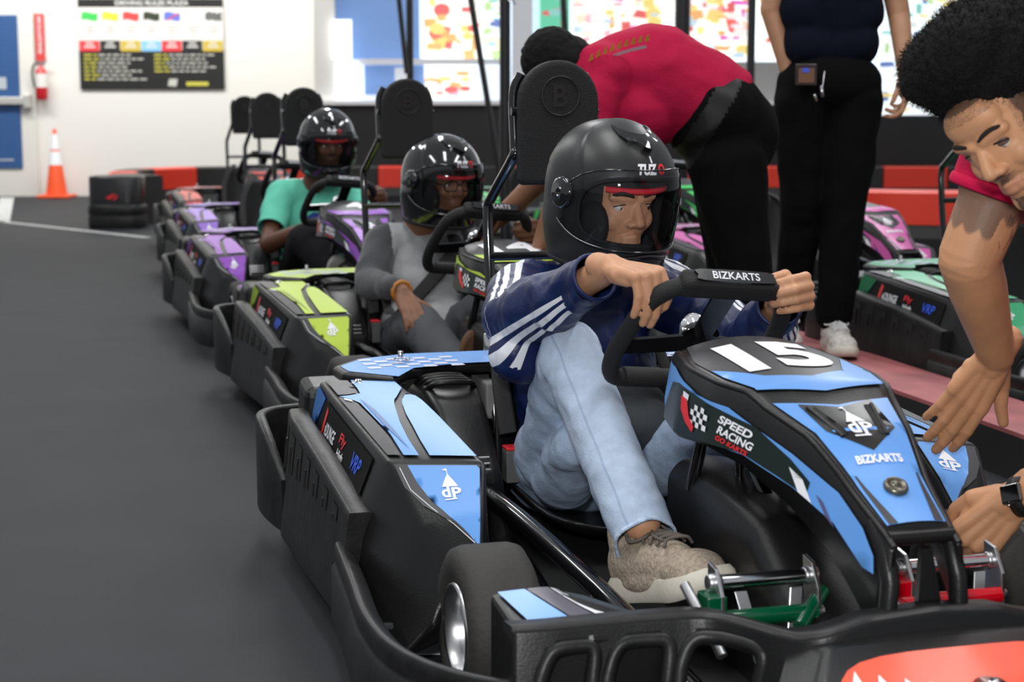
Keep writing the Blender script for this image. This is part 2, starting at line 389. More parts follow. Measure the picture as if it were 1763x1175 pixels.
        # wheels
        for v, u0, wd, rr_ in ((1.10, .455, .125, .142), (.0, .50, .18, .142)):
            c = V(sg*u0, v, rr_); wdh = wd/2
            m = MB().lathe([(.078, -wdh*.86), (.10, -wdh), (rr_-.02, -wdh), (rr_-.005, -wdh*.86), (rr_, -wdh*.6), (rr_, wdh*.6), (rr_-.005, wdh*.86), (rr_-.02, wdh), (.10, wdh), (.078, wdh*.86), (.074, 0)], c, (sg, 0, 0), 40, 0, True, closed=True)
            wh = m.obj('front_wheel' if v > .5 else 'rear_wheel', RUB, K, fix=True)
            m = MB().lathe([(.081, wdh*.9), (.079, wdh*1.0), (.073, wdh*.95), (.068, wdh*.6), (.063, wdh*.1), (.035, -wdh*.1), (.03, wdh*.15), (.018, wdh*.2), (.016, wdh*.3), (0, wdh*.32)], c, (sg, 0, 0), 32)
            m.lathe([(.079, -wdh*.95), (.06, -wdh*.3), (0, -wdh*.2)], c, (sg, 0, 0), 24)
            m.obj('rim', ALU, wh)
            m = MB().cyl(c+V(sg*wdh*.2, 0, 0), c+V(sg*wdh*.5, 0, 0), .009)
            for k in range(3):
                a = k*2.094+.5; q = Vector((0, math.cos(a)*.027, math.sin(a)*.027)); m.cyl(c+q, c+q+V(sg*wdh*.3, 0, 0), .005, 8)
            m.obj('wheel_bolt', CHR, wh)
        # front wheel fairing with stripes
        F0 = [[V(sg*.535, 1.40, .295), V(sg*.46, 1.42, .305), V(sg*.40, 1.40, .28)], [V(sg*.538, 1.565, .282), V(sg*.44, 1.60, .285), V(sg*.30, 1.60, .28)]]
        base = [[p.copy() for p in r] for r in F0]
        m = MB(); m.grid(F0, 0, False)
        lo = [[Vector((p.x, p.y, .10)) for p in r] for r in F0]
        m.grid(lo, 0, False); ring = [F0[0][0], F0[0][1], F0[0][2], F0[1][2], F0[1][1], F0[1][0]]; rl = [lo[0][0], lo[0][1], lo[0][2], lo[1][2], lo[1][1], lo[1][0]]
        m.grid([ring, rl], 0, False, cv=True)
        ff = m.obj('front_fairing', BLK, K, weld=True, bevel=.008, ang=25)
        P_ = Patch(F0, sg > 0); d = MB(); Q = lambda x, y: P_(x, y, .004)
        d.decal([(.06, .12), (.06, .62), (.95, .98), (.95, .30)], Q, 0, .2)
        d.decal([(.06, .66), (.06, 1.05), (.95, 1.35), (.95, 1.02)], Q, 1, .2)
        d.decal([(.06, 1.1), (.06, 1.3), (.5, 1.42), (.95, 1.52), (.95, 1.40)], Q, 2, .2)
        d.decal([(.1, 1.36), (.1, 1.9), (.95, 1.95), (.95, 1.56), (.5, 1.47)], Q, 3, .2)
        # front face of the fairing, seen through the bumper slots
        f1 = Patch([[F0[1][0], F0[1][2]], [lo[1][0], lo[1][2]]], sg > 0); Q1 = lambda x, y: f1(x, y, .004)
        d.decal([(.12, .03), (.12, .95), (.28, .95), (.28, .03)], Q1, 0, .2)
        d.decal([(.5, .35), (.5, .97), (.62, .97), (.62, .35)], Q1, 0, .2)
        d.text('RACING', lambda x, y: f1(.22-y/.19, .78+(x if sg < 0 else -x)/.27, .004), .03, 2, .03, .3, width=.13)
        d.text('GO KARTS', lambda x, y: f1(.38-y/.19, .78+(x if sg < 0 else -x)/.27, .004), .016, 4, .03, .3, width=.11)
        d.obj('fairing_stripe', [A, mat('grey_stripe', (.09, .085, .11), .4), WHT, mat('dark_teal_decal', (.012, .022, .022), .35), REDP], ff, fix=False)
    for sg in (-1, 1): MB().prism([V(sg*.60, -.06, .40), V(sg*.60, .06, .385), V(sg*.615, .06, .1), V(sg*.615, -.06, .1)], (-sg*.12, 0, 0)).obj('pod_rear_box', BLK, K, bevel=.02, seg=3)
    # --- rear deck
    dk = [(-.53, -.20), (-.50, -.13), (-.50, .09), (-.42, .19), (-.36, .09), (-.2, .03), (.2, .03), (.36, .09), (.42, .19), (.50, .09), (.50, -.13), (.53, -.20), (.44, -.22), (-.44, -.22)]
    dk = [(-.43, .20), (-.37, .09), (-.25, .03), (.25, .03), (.37, .09), (.43, .20), (.525, .10), (.53, .0), (.46, -.10), (.34, -.15), (-.34, -.15), (-.46, -.10), (-.53, .0), (-.525, .10)]
    m = MB().prism([V(u, v, .40) for u, v in dk], (0, 0, .026)); rd = m.obj('rear_deck', BLK, K, bevel=.01, seg=3)
    d = MB(); fd = lambda x, y: V(x, y, .4275)
    d.decal([(u*.97, v-.008 if v > .05 else v+.012) for u, v in dk], fd, 0, .1)
    for sg in (-1, 1):
        for i in range(7):
            for j in range(5):
                if (i+j) % 2 == 0:
                    a = sg*(.46-.032*i); d.decal([(a, -.07+.03*j), (a-sg*.03, -.07+.03*j), (a-sg*.03, -.043+.03*j), (a, -.043+.03*j)], lambda x, y: V(x, y, .4285), 1, .1)
    d.obj('deck_graphics', [A, mat('pale_check', (.62, .66, .8), .4)], rd, fix=False)
    for sg in (-1, 1):
        m = MB().cyl(V(sg*.372, .0, .428), V(sg*.372, .0, .455), .006); m.tube([V(sg*.372, 0, .436)+Vector((.02*math.cos(a), .02*math.sin(a), 0)) for a in (2*math.pi*k/16 for k in range(16))], .0025, 6, True)
        m.obj('deck_pin', CHR, rd)
    m = MB(); m.box((-.52, .12, .07), (.52, .27, .31)); m.box((-.30, .10, .31), (.30, .2, .40)); m.obj('rear_bumper', BLK2, K, bevel=.03, seg=3)
    MB().box((-.19, -.08, .30), (.19, .06, .385)).obj('battery_tray', mat('grey_tray', (.22, .22, .22), .5), K, bevel=.005)
    # --- seat
    cl = [(.62, .165, .15, .02), (.56, .135, .19, .05), (.45, .115, .205, .09), (.30, .10, .21, .12), (.18, .14, .21, .12), (.12, .26, .205, .10), (.085, .42, .195, .07), (.07, .54, .17, .04), (.065, .58, .12, .02)]
    rows = []
    for i, (v, z, wdt, rise) in enumerate(cl):
        a = max(0, min(1, (i-3)/2.)); row = []
        for k in range(13):
            t = k/6-1; e = abs(t)**2.5
            row.append(V(wdt*(t if abs(t) < 1 else t), v+rise*e*a, z+rise*e*(1-a)))
        rows.append(row)
    MB().grid(rows).obj('seat', mat('seat_shell', (.010, .010, .0105), .36, spec=.35), K, solid=.014, sub=1)
    # --- headrest
    hr = [(-.095, .84)]+[(-.095, .99)]+[(.095*math.cos(a), 1.022+.095*math.sin(a)) for a in (math.pi-math.pi*k/14 for k in range(15))]+[(.095, .99), (.095, .84), (.085, .832), (-.085, .832)]
    h = MB().prism([V(u, -.012, z) for u, z in hr], (0, -.045, 0)).obj('headrest', mat('textured_pad', (.014, .014, .0145), .65, spec=.3, bump=.9, bscale=420), K, bevel=.012, seg=3)
    e = MB().lathe([(.046, 0), (.046, .003), (.043, .003), (.043, 0)], V(0, .0325, 1.035), (0, -1, 0), 28, closed=True)
    e.text('B', lambda x, y: V(x+.0, .0355, 1.035+y), .05, 0, .02)
    e.obj('headrest_emblem', mat('pad_emboss', (.008, .008, .008), .4), h)
    # --- roll bar
    m = MB()
    for sg in (-1, 1):
        m.tube(cr([V(sg*.075, -.03, 1.085), V(sg*.093, -.03, 1.04), V(sg*.093, -.02, .92), V(sg*.097, -.02, .895), V(sg*.118, -.13, .80), V(sg*.124, -.15, .76), V(sg*.124, -.13, .60), V(sg*.130, -.09, .46)], 5), .0125)
    m.tube([V(-.125, -.135, .655), V(.125, -.135, .655)], .011)
    m.tube([V(-.105, -.012, 1.0), V(.105, -.012, 1.0)], .01)
    rb = m.obj('roll_bar', GLB, K)
    m = MB()
    for sg in (-1, 1):
        m.cyl(V(sg*.130, -.092, .475), V(sg*.132, -.085, .425), .020)
        m.tube(cr([V(sg*.132, -.085, .44), V(sg*.145, -.03, .41), V(sg*.158, .03, .37), V(sg*.175, .12, .28)], 4), .011)
        m.box(tuple(V(sg*.14-.012, -.02, .40)), tuple(V(sg*.14+.012, -.08, .45)))
    m.obj('support_strut', CHR, rb)
    # --- steering wheel
    hub = V(.0, .885, .585); up = V(0, .68, .73).normalized(); sx = Vector((1, 0, 0)); roll = R(-7)
    nn = sx.cross(up).normalized()
    if nn.z < 0: nn = -nn
    X = sx*math.cos(roll)+up*math.sin(roll); U = up*math.cos(roll)-sx*math.sin(roll)
    W = lambda a, b, c=0: hub+X*a*.95+U*b*.95+nn*c
    parts['W'] = W
    ring = [(-.095, .150), (-.14, .11), (-.155, .03), (-.158, -.06), (-.14, -.115), (-.10, -.125), (0, -.118), (.10, -.125), (.14, -.115), (.158, -.06), (.155, .03), (.135, .11), (.095, .150), (0, .160)]
    m = MB().tube(cr([W(a, b) for a, b in ring], 5, True), .0165, 12, True)
    sw = m.obj('steering_wheel', GRIP, K)
    m = MB().box((-.10, -.022, -.02), (.088, .022, .021), M=Matrix.Translation(W(0, .157))@Matrix((X, U, nn)).transposed().to_4x4())
    m.obj('wheel_top_grip', GRIP, sw, bevel=.012, seg=3)
    m = MB(); cap = spline2([(-.07, .013), (.07, .013), (.078, 0), (.07, -.013), (-.07, -.013), (-.078, 0)], 3)
    m.prism([W(a, .1805, b) for a, b in cap], U*.004, 0)
    m.text('BIZKARTS', lambda x, y: W(x, .1855, y), .018, 1, .02, .15, width=.10)
    m.obj('wheel_nameplate', [GLB, mat('silver_print', (.55, .56, .6), .3)], sw)
    m = MB()
    for poly in ([(-.025, .14), (.025, .14), (.022, 0), (-.022, 0)], [(-.16, -.01), (-.16, -.05), (0, -.03), (0, .02)], [(.16, -.01), (.16, -.05), (0, -.03), (0, .02)]):
        m.prism([W(a, b, -.004) for a, b in poly], nn*.006)
    m.lathe([(.04, 0), (.04, .012), (0, .012)], W(0, 0), nn, 20)
    m.obj('wheel_spoke', GLB, sw)
    MB().lathe([(.028, 0), (.03, .01), (.026, .028), (.016, .04), (0, .044)], W(0, 0, .01), nn, 20).obj('wheel_hub_cap', mat('clear_dome', (.8, .82, .85), .06, .7), sw)
    for a0, b0 in ((-.075, -.121), (.075, -.121)): MB().tube([W(a0-.04, b0), W(a0+.04, b0)], .019, 14).obj('wheel_lower_grip', GRIP, sw)
    MB().tube([W(0, 0, -.005), V(0, 1.2, .36), V(0, 1.35, .15)], .013).obj('steering_column', GLB, K)
    m = MB()
    for sg in (-1, 1): m.tube([V(sg*.045, 1.06, .50), V(sg*.07, 1.03, .34)], .012); m.tube([V(sg*.05+.03, 1.12, .50), V(sg*.05+.035, 1.12, .33)], .009)
    m.obj('column_support', GLB, K)
    # --- centre tank under the fairing
    rows = [[(.0, .90, .375), (.05, .91, .37), (.075, .92, .345), (.078, .92, .06)], [(.0, 1.08, .385), (.055, 1.08, .375), (.078, 1.08, .345), (.082, 1.1, .06)],
            [(.0, 1.3, .36), (.052, 1.3, .35), (.076, 1.3, .315), (.082, 1.3, .06)], [(.0, 1.42, .29), (.058, 1.42, .28), (.088, 1.42, .245), (.095, 1.42, .06)], [(.0, 1.60, .25), (.07, 1.60, .24), (.10, 1.60, .20), (.105, 1.60, .06)]]
    g = [[V(-u, v, z) for u, v, z in reversed(r)]+[V(u, v, z) for u, v, z in r[1:]] for r in rows]
    m = MB().grid(g); m.add(g[0], [range(7)]); m.add(g[-1], [range(7)])
    m.obj('centre_tank', BLK, K, weld=True, sub=0, bevel=.02, seg=3, ang=20)
    # --- steering fairing
    VS = [1.03+.69*i/30 for i in range(31)]; rows = []
    for v in VS:
        a, zc, dr, zb = lerp(FW, v), lerp(FZ, v), lerp(FD, v), lerp(FB, v); r = []
        r += [V(-(a+.018), v, zb), V(-(a+.008), v, (zb+zc-dr)/2), V(-(a+.003), v, zc-dr-.005)]
        r += [V(a*t, v, zc-dr*t*t) for t in (-.96, -.8, -.5, 0, .5, .8, .96)]
        r += [V((a+.003), v, zc-dr-.005), V((a+.008), v, (zb+zc-dr)/2), V((a+.018), v, zb)]
        rows.append(r)
    m = MB(); vs = [p for r in rows for p in r]; n = 13; fs = []
    for i in range(30):
        for j in range(12):
            if VS[i] > 1.68 and 3 <= j <= 8: continue          # opening between the legs
            fs.append((i*n+j, i*n+j+1, (i+1)*n+j+1, (i+1)*n+j))
    m.add(vs, fs, 0, True)
    fa = m.obj('steering_fairing', BLK, K, solid=.008)
    m = MB()
    for sg in (-1, 1): m.tube([V(sg*.052, 1.66, .43), V(sg*.051, 1.695, .40), V(sg*.052, 1.715, .36), V(sg*.056, 1.715, .30), V(sg*.06, 1.71, .20)], .013, 8, flat=1.2)
    m.tube([V(-.05, 1.70, .418), V(.05, 1.70, .418)], .011, 8)
    m.prism([V(.005, 1.70, .40), V(.02, 1.70, .40), V(.045, 1.71, .26), V(-.008, 1.71, .26)], V(0, -.012, 0))
    m.tube([V(sg_*lerp(FW, 1.03), 1.03, .57) for sg_ in (-1, 1)], .012)
    # raised rims along both edges
    for sg in (-1, 1): m.tube([V(sg*(lerp(FW, v)+.001), v, lerp(FZ, v)-lerp(FD, v)+.001) for v in VS], .0055, 8)
    m.obj('fairing_leg', BLK, fa)
    d = MB()
    W_ = lambda v, k: k*lerp(FW, v)
    d.decal([(-W_(1.07, .9), 1.07), (-W_(1.18, .93), 1.18), (-W_(1.3, .93), 1.3), (-W_(1.36, .93), 1.36), (W_(1.36, .93), 1.36), (W_(1.3, .93), 1.3), (W_(1.18, .93), 1.18), (W_(1.07, .9), 1.07), (.05, 1.05), (-.05, 1.05)], lambda x, y: ftop(x, y, .0012), 1, .02)
    # accent band across, pointing up at both sides
    d.decal([(-W_(1.25, .93), 1.25), (-.07, 1.33), (0, 1.355), (.07, 1.32), (W_(1.22, .92), 1.20), (W_(1.3, .93), 1.3), (W_(1.385, .93), 1.385), (0, 1.405), (-W_(1.385, .93), 1.385), (-W_(1.3, .93), 1.3)], lambda x, y: ftop(x, y, .0022), 0, .02)
    d.decal([(-W_(1.42, .9), 1.42), (0, 1.445), (W_(1.42, .9), 1.42), (W_(1.52, .9), 1.52), (W_(1.6, .88), 1.6), (W_(1.69, .9), 1.69), (-W_(1.69, .9), 1.69), (-W_(1.6, .88), 1.6), (-W_(1.52, .9), 1.52)], lambda x, y: ftop(x, y, .0016), 0, .02)
    d.decal([(-.062, 1.435), (0, 1.455), (.062, 1.43), (.056, 1.52), (0, 1.562), (-.056, 1.52)], lambda x, y: ftop(x, y, .0026), 2, .02)
    for sg in (-1, 1):
        d.decal([(sg*.028, 1.69), (sg*.042, 1.69), (sg*.05, 1.6), (sg*.047, 1.6)], lambda x, y: ftop(x, y, .0026), 1, .02)
        d.decal([(sg*.052, 1.45), (sg*.040, 1.45), (sg*.024, 1.53), (sg*.034, 1.535)], lambda x, y: ftop(x, y, .0034), 6, .02)
        d.tube([ftop(sg*.053, 1.45, .004), ftop(sg*.036, 1.535, .004)], .0035, 6, mi=3)
        fs_ = fside(sg)
        prof = [(1.045, .575), (1.12, .575), (1.25, .55), (1.35, .545), (1.5, .50), (1.6, .462), (1.66, .425), (1.69, .392), (1.695, .368), (1.67, .372), (1.60, .418), (1.51, .452), (1.4, .480), (1.3, .484), (1.2, .478), (1.1, .483), (1.04, .51)]
        d.decal(prof, lambda x, y: fs_(x, y, .003), 0, .03)
        d.decal([(1.075, .50), (1.12, .550), (1.17, .556), (1.30, .543), (1.42, .526), (1.50, .492), (1.545, .466), (1.54, .445), (1.48, .462), (1.4, .482), (1.3, .482), (1.18, .476), (1.08, .482)], lambda x, y: fs_(x, y, .004), 5, .03)
        d.decal([(1.50, .481), (1.53, .468), (1.555, .437), (1.525, .448)], lambda x, y: fs_(x, y, .005), 4, .03)
        d.decal([(1.56, .452), (1.575, .445), (1.605, .412), (1.585, .425)], lambda x, y: fs_(x, y, .005), 7, .03)
        S = lambda cx, cz, rot: (lambda x, y: fs_(cx+(x if sg < 0 else -x)*math.cos(rot)+y*math.sin(rot), cz+y*math.cos(rot)-(x if sg < 0 else -x)*math.sin(rot), .0055))
        d.text('SPEED', S(1.375, .519, .16), .013, 4, .03, .2, width=.085); d.text('RACING', S(1.378, .502, .16), .013, 4, .03, .2, width=.09)
        d.text('GO KARTS', S(1.372, .4895, .16), .008, 8, .03, .2, width=.08)
        for i in range(5):
            for j in range(4):
                if (i+j) % 2 == 0:
                    x0, y0 = 1.240+i*.013, .500+j*.0085; d.decal([(x0, y0), (x0+.013, y0-.001), (x0+.013, y0+.0075), (x0, y0+.0085)], lambda x, y: fs_(x, y, .0055), 4, .05)
        d.decal([(1.195, .540), (1.22, .537), (1.235, .513), (1.262, .499), (1.257, .490), (1.225, .501), (1.20, .518)], lambda x, y: fs_(x, y, .006), 8, .05)
        d.decal([(1.20, .548), (1.225, .545), (1.223, .535), (1.202, .537)], lambda x, y: fs_(x, y, .0058), 4, .05)
    dplogo(d, lambda x, y: ftop(x, 1.505-y, .0042), .052, (0, 0), 4)
    d.text('BIZKARTS', lambda x, y: ftop(x, 1.578-y, .004), .0145, 4, .04, .1, width=.074)
    d.obj('fairing_graphics', [A, DEC, mat('vent_black', (.012, .012, .012), .3), BLK, WHT, mat('sponsor_green_black', (.006, .016, .014), .3), DRK, mat('purple_grey_print', (.10, .09, .2), .4), REDP], fa, fix=False)
    if number:
        n_ = MB(); n_.text(number, lambda x, y: ftop(x+.0, 1.222-y, .0032), .165, 0, .045, width=.165 if len(number) > 1 else .085)
        n_.obj('number_decal', mat('number_white', (.92, .92, .95), .4), fa, fix=False)
    c = ftop(0, 1.628, .002); MB().lathe([(.017, -.003), (.0185, .003), (.016, .008), (.012, .008), (.011, .006), (.004, .006), (.003, .009), (0, .009)], c, (0, -.45, .9), 20).obj('centre_cap', mat('brass_grey_cap', (.16, .15, .12), .3, .8), fa)
    # --- pedals
    for sg, mt, mn in ((-1, mat('green_pedal_paint', (.0, .075, .03), .25, coat=.6), 'brake_pedal'), (1, mat('red_pedal_paint', (.6, .0, .01), .25, coat=.6), 'throttle_pedal')):
        c0 = .155*sg; m = MB()
        m.tube([V(c0-.095, 1.510, 0.260), V(c0+.095, 1.510, 0.260)], .013, 12)
        m.tube([V(c0-.095*sg-.02*sg, 1.490, 0.285), V(c0-.06*sg, 1.530, 0.245)], .012)
        m.box(tuple(V(c0-.08, 1.515, 0.235)), tuple(V(c0-.05, 1.470, 0.295)))
        pd = m.obj(mn, mt, K, bevel=.002)
        m = MB().tube([V(c0-.055, 1.480, 0.307), V(c0+.10, 1.480, 0.307)], .0115, 14); m.obj('pedal_bar', CHR, pd)
        m = MB()
        for q in (-.06, .095):
            m.prism([V(c0+q, 1.460, 0.335), V(c0+q, 1.490, 0.330), V(c0+q, 1.515, 0.295), V(c0+q, 1.520, 0.215), V(c0+q, 1.480, 0.215), V(c0+q, 1.465, 0.285)], (.006, 0, 0))
            m.cyl(V(c0+q-.008, 1.480, 0.307), V(c0+q+.014, 1.480, 0.307), .014, 10); m.cyl(V(c0+q-.006, 1.510, 0.260), V(c0+q+.012, 1.510, 0.260), .009, 8)
        m.prism([V(c0-.03, 1.490, 0.295), V(c0-.01, 1.490, 0.295), V(c0+.02, 1.540, 0.145), V(c0+.0, 1.540, 0.145)], (0, -.004, 0))
        m.prism([V(c0+.06, 1.490, 0.295), V(c0+.08, 1.490, 0.295), V(c0+.05, 1.540, 0.145), V(c0+.03, 1.540, 0.145)], (0, -.004, 0))
        m.tube([V(c0-.10, 1.470, 0.305), V(c0-.08, 1.570, 0.225)], .008)
        m.obj('pedal_bracket', ALU, pd, bevel=.001)
    # --- front bumper
    half = [(0.0, 1.745), (.10, 1.745), (.165, 1.74), (.205, 1.70), (.235, 1.65), (.28, 1.605), (.36, 1.59), (.44, 1.583), (.50, 1.58), (.555, 1.57), (.57, 1.555)]
    BZ = lambda u: lerp([(0, .328), (.1, .322), (.19, .298), (.26, .302), (.6, .292)], abs(u))
    pth = [(-u, v) for u, v in reversed(half)]+half[1:]
    fine = [(p.x, p.y) for p in cr([(u, v, 0) for u, v in pth], 4)]
    us = [p[0] for p in fine]
    hole = lambda u, t: any(a+.04*t*0 < abs(u)+(.03*t if False else 0) < b and lo_ < t < hi_ for a, b, lo_, hi_ in ((.465, .54, .22, .72), (.36, .43, .22, .75), (.255, .325, .22, .78)))
    N = 220; u0, u1 = -.55, .55; NT = 30; ts = [i/NT for i in range(NT+1)]; tabv = sorted(fine); rows = []
    win = lambda a: max(0, min(1, (a-.20)/.04))*max(0, min(1, (.55-a)/.03))
    for i in range(N+1):
        q = u0+(u1-u0)*i/N; r = []
        for t in ts:
            u = q-math.copysign(.07*(t-.4)*win(abs(q)), -q)*-1; v = lerp(tabv, u)
            r.append(V(u*(1+.02*t), v+.045*t+.008*math.sin(t*3.1), BZ(u)-.25*t))
        rows.append(r)
    HC = [(.486, .037), (.385, .043), (.280, .046)]
    inh = lambda q, t: any((abs(abs(q)-c_)/w2_)**5+(abs(t-.44)/.33)**5 < 1 for c_, w2_ in HC)
    vs = [p for r in rows for p in r]; k = len(ts); fs = []
    for i in range(N):
        for j in range(k-1):
            if inh(u0+(u1-u0)*(i+.5)/N, (j+.5)/NT): continue
            fs.append((i*k+j, i*k+j+1, (i+1)*k+j+1, (i+1)*k+j))
    m = MB()
    for c_, w2_ in HC:
        for s_ in (-1, 1):
            pts = []
            for a_ in range(40):
                an_ = 2*math.pi*a_/40; q = s_*c_+w2_*math.copysign(abs(math.cos(an_))**.4, math.cos(an_)); t = .44+.33*math.copysign(abs(math.sin(an_))**.4, math.sin(an_))
                x = (q-u0)/(u1-u0)*N; i_ = min(int(x), N-1); j_ = min(int(t*NT), NT-1); fx, ft = x-i_, t*NT-j_
                pts.append(rows[i_][j_].lerp(rows[i_+1][j_], fx).lerp(rows[i_][j_+1].lerp(rows[i_+1][j_+1], fx), ft))
            m.tube([p+V(0, .004, 0) for p in pts], .0115, 8, True)
    m.v = m.v
    RIM = m
    fb = MB().add(vs, fs, 0, True).obj('front_bumper', BLK, K, solid=.018)
    RIM.obj('hole_rim', BLK2, fb)
    m = MB(); rr = []
    for i in range(0, N+1, 2):
        u = u0+(u1-u0)*i/N; v = lerp(tabv, u)
        zz = BZ(u); rr.append([V(u, v-.045, zz-.012), V(u, v-.04, zz), V(u, v+.004, zz+.004), V(u, v+.01, zz-.004), V(u, v-.0, zz-.02)])
    m.grid(rr, 0, True, cv=True); m.add(rr[0], [range(5)]); m.add(rr[-1], [range(5)])
    m.obj('bumper_top_rail', BLK2, fb)
    # nose cone
    NW = [[V(q*(-1+2*t), v_+b_*(1-(2*t-1)**2), z_+.01*(1-(2*t-1)**2)) for t in (0, .25, .5, .75, 1)] for q, v_, b_, z_ in ((.175, 1.775, .02, .296), (.235, 1.86, .03, .25), (.28, 1.925, .04, .17), (.29, 1.95, .05, .06))]
    rim = [NW[0][i] for i in range(5)]
    m = MB().grid(NW, 0, True); back = [[p+V(0, -.06 if i else -.02, -.01) for p in r] for i, r in enumerate(NW)]
    ringf = NW[0]+[NW[i][4] for i in (1, 2, 3)]+NW[3][3::-1]+[NW[i][0] for i in (2, 1)]
    ringb = [Vector((p.x, p.y+.10, p.z)) for p in ringf]
    m.grid([ringf, ringb], 0, False, cv=True)
    ns = m.obj('nose_cone', BLK, K, weld=True, bevel=.012, seg=3, ang=30)
    if nosecol:
        pn = Patch(NW, False); d = MB()
        s1 = 1 if pn(1, 2, .1).z > pn(1, 2, 0).z else -1
        Nf = lambda x, y, o=.006: pn(x, y, o*s1)
        d.decal(spline2([(.35, .5), (.25, 2), (.35, 3.5), (1, 3.75), (2, 3.8), (2.9, 3.75), (2.9, .25), (2, .2), (1, .25)], 4), Nf, 0, .25)
        for q in (-1, 1):
            for i in range(4):
                y0 = 2+q*(.45+.3*i); d.decal([(1.0, y0), (.8-.1*i, y0+q*.22), (2.0, y0+q*.3), (1.3, y0+q*.1)], lambda x, y: Nf(x, y, .0075), 1, .3)
        c = Nf(1.05, 2.0, .006); d.lathe([(.03, 0), (.03, .004), (.012, .005), (.011, .02), (0, .022)], c, (0, -.4, .9), 18, 2)
        d.obj('nose_graphics', [nosecol, WHT, CHR], ns, fix=False)
    # --- belts
    m = MB()
    for sg in (-1, 1):
        m.tube(cr([V(sg*.09, .03, .60), V(sg*.14, .13, .56), V(sg*.19, .2, .45), V(sg*.2, .30, .31)], 5), .020, 8, flat=.12)
    bl = m.obj('seat_belt', FAB, K)
    m = MB(); m.box(tuple(V(-.222, .37, .215)), tuple(V(-.192, .33, .285))); m.box(tuple(V(-.222, .37, .285)), tuple(V(-.192, .33, .292)), 1)
    m.obj('belt_buckle', [mat('buckle_grey', (.12, .12, .12), .35), REDP], bl, bevel=.003)
    return K, parts
# ---------------------------------------------------------------- karts
BLUE = mat('blue_vinyl', (.125, .34, .78), .34)
LIME = mat('lime_vinyl', (.48, .64, .06), .35)
PURP = mat('purple_vinyl', (.28, .07, .50), .35)
LILA = mat('lilac_vinyl', (.34, .18, .68), .35)
REDV = mat('red_vinyl', (.70, .07, .05), .35)
PINK = mat('pink_vinyl', (.62, .10, .38), .35)
GRN = mat('green_vinyl', (.03, .38, .16), .35)
LGRN = mat('bright_green_vinyl', (.05, .62, .13), .35)
K15, KP = make_kart('go_kart', BLUE, '15', 'blue and black go kart number 15 in the foreground with red nose panel', mat('orange_red_vinyl', (.85, .09, .04), .35))
K15.location = (.102, 3.866, 0); K15.rotation_euler.z = R(15.75)
KH = 15.75
def kart_at(x, y, accent, number, label, rz=16.2):
    K, p = make_kart('go_kart', accent, number, label); K.location = (x, y, 0); K.rotation_euler.z = R(rz); return K
K14 = kart_at(-.382, 6.03, LIME, '14', 'lime green and black go kart number 14 behind kart 15', 18.2)
K4 = kart_at(-1.024, 8.205, PURP, '4', 'purple go kart of the driver in the teal shirt', 17.05)
KD = kart_at(-1.53, 10.45, LILA, None, 'empty lilac go kart behind the driver in the teal shirt', 16.5)
KE = kart_at(-2.03, 12.7, REDV, None, 'empty red go kart at the far end of the left lane', 16)
KG = kart_at(1.84, 6.40, GRN, None, 'green go kart nearest the curly haired man in the right lane', 15.75)
KHk = kart_at(1.18, 8.45, PINK, None, 'pink go kart behind the legs of the standing man', 15.5)
KJ = kart_at(.68, 10.6, LGRN, None, 'bright green go kart beyond the pink kart', 15.5)
KL = kart_at(.10, 12.7, LGRN, None, 'far green go kart seen left of the black helmet of driver 15', 15.5)
# ---------------------------------------------------------------- setting
WALL_Y = 19.8
fl = mat('asphalt_floor', (.0195, .0205, .0250), .7, spec=.35, bump=.25, bscale=300, var=.16, vscale=3)
def plane(name, co, m, kind=None, thick=None):
    b = MB()
    if thick: b.prism(co, thick)
    else: b.add(co, [range(len(co))])
    o = b.obj(name, m); 
    if kind: o['kind'] = kind
    return o
MB().box((-14, -4, -.2), (16, 30, 0)).obj('floor', fl)['kind'] = 'structure'
WAL = mat('white_wall_paint', (.80, .79, .745), .55, bump=.03, bscale=30)
CRM = mat('door_frame_paint', (.74, .73, .68), .5)
MB().box((-9, WALL_Y, 0), (-2.12, WALL_Y+.25, 5)).obj('wall_left', WAL)['kind'] = 'structure'
MB().box((-5.0, WALL_Y-.02, 0), (-2.12, WALL_Y, .12)).obj('baseboard_left', WAL)['kind'] = 'structure'
m = MB(); m.box((-6.6, WALL_Y-.05, 0), (-5.62, WALL_Y+.02, 2.9)); d1 = m.obj('door_1', CRM); d1['kind'] = 'structure'
DB = mat('blue_door_paint', (.035, .10, .27), .4)
MB().box((-6.6, WALL_Y-.07, .33), (-5.80, WALL_Y-.04, 2.12)).obj('door_panel', DB, d1, bevel=.005)
MB().box((-6.6, WALL_Y-.14, 1.08), (-5.68, WALL_Y-.08, 1.17)).box((-5.74, WALL_Y-.15, 1.04), (-5.66, WALL_Y-.06, 1.20)).obj('push_bar', mat('push_bar_metal', (.6, .6, .57), .4, .4), d1, bevel=.01)
MB().box((-6.07, WALL_Y-.075, 1.26), (-5.95, WALL_Y-.07, 1.40)).obj('door_sticker', mat('pale_sticker', (.45, .5, .55), .6), d1)
MB().box((-6.12, WALL_Y-.078, .42), (-5.9, WALL_Y-.07, .44)).obj('kick_mark', mat('pale_sticker', (.45, .5, .55), .6), d1)
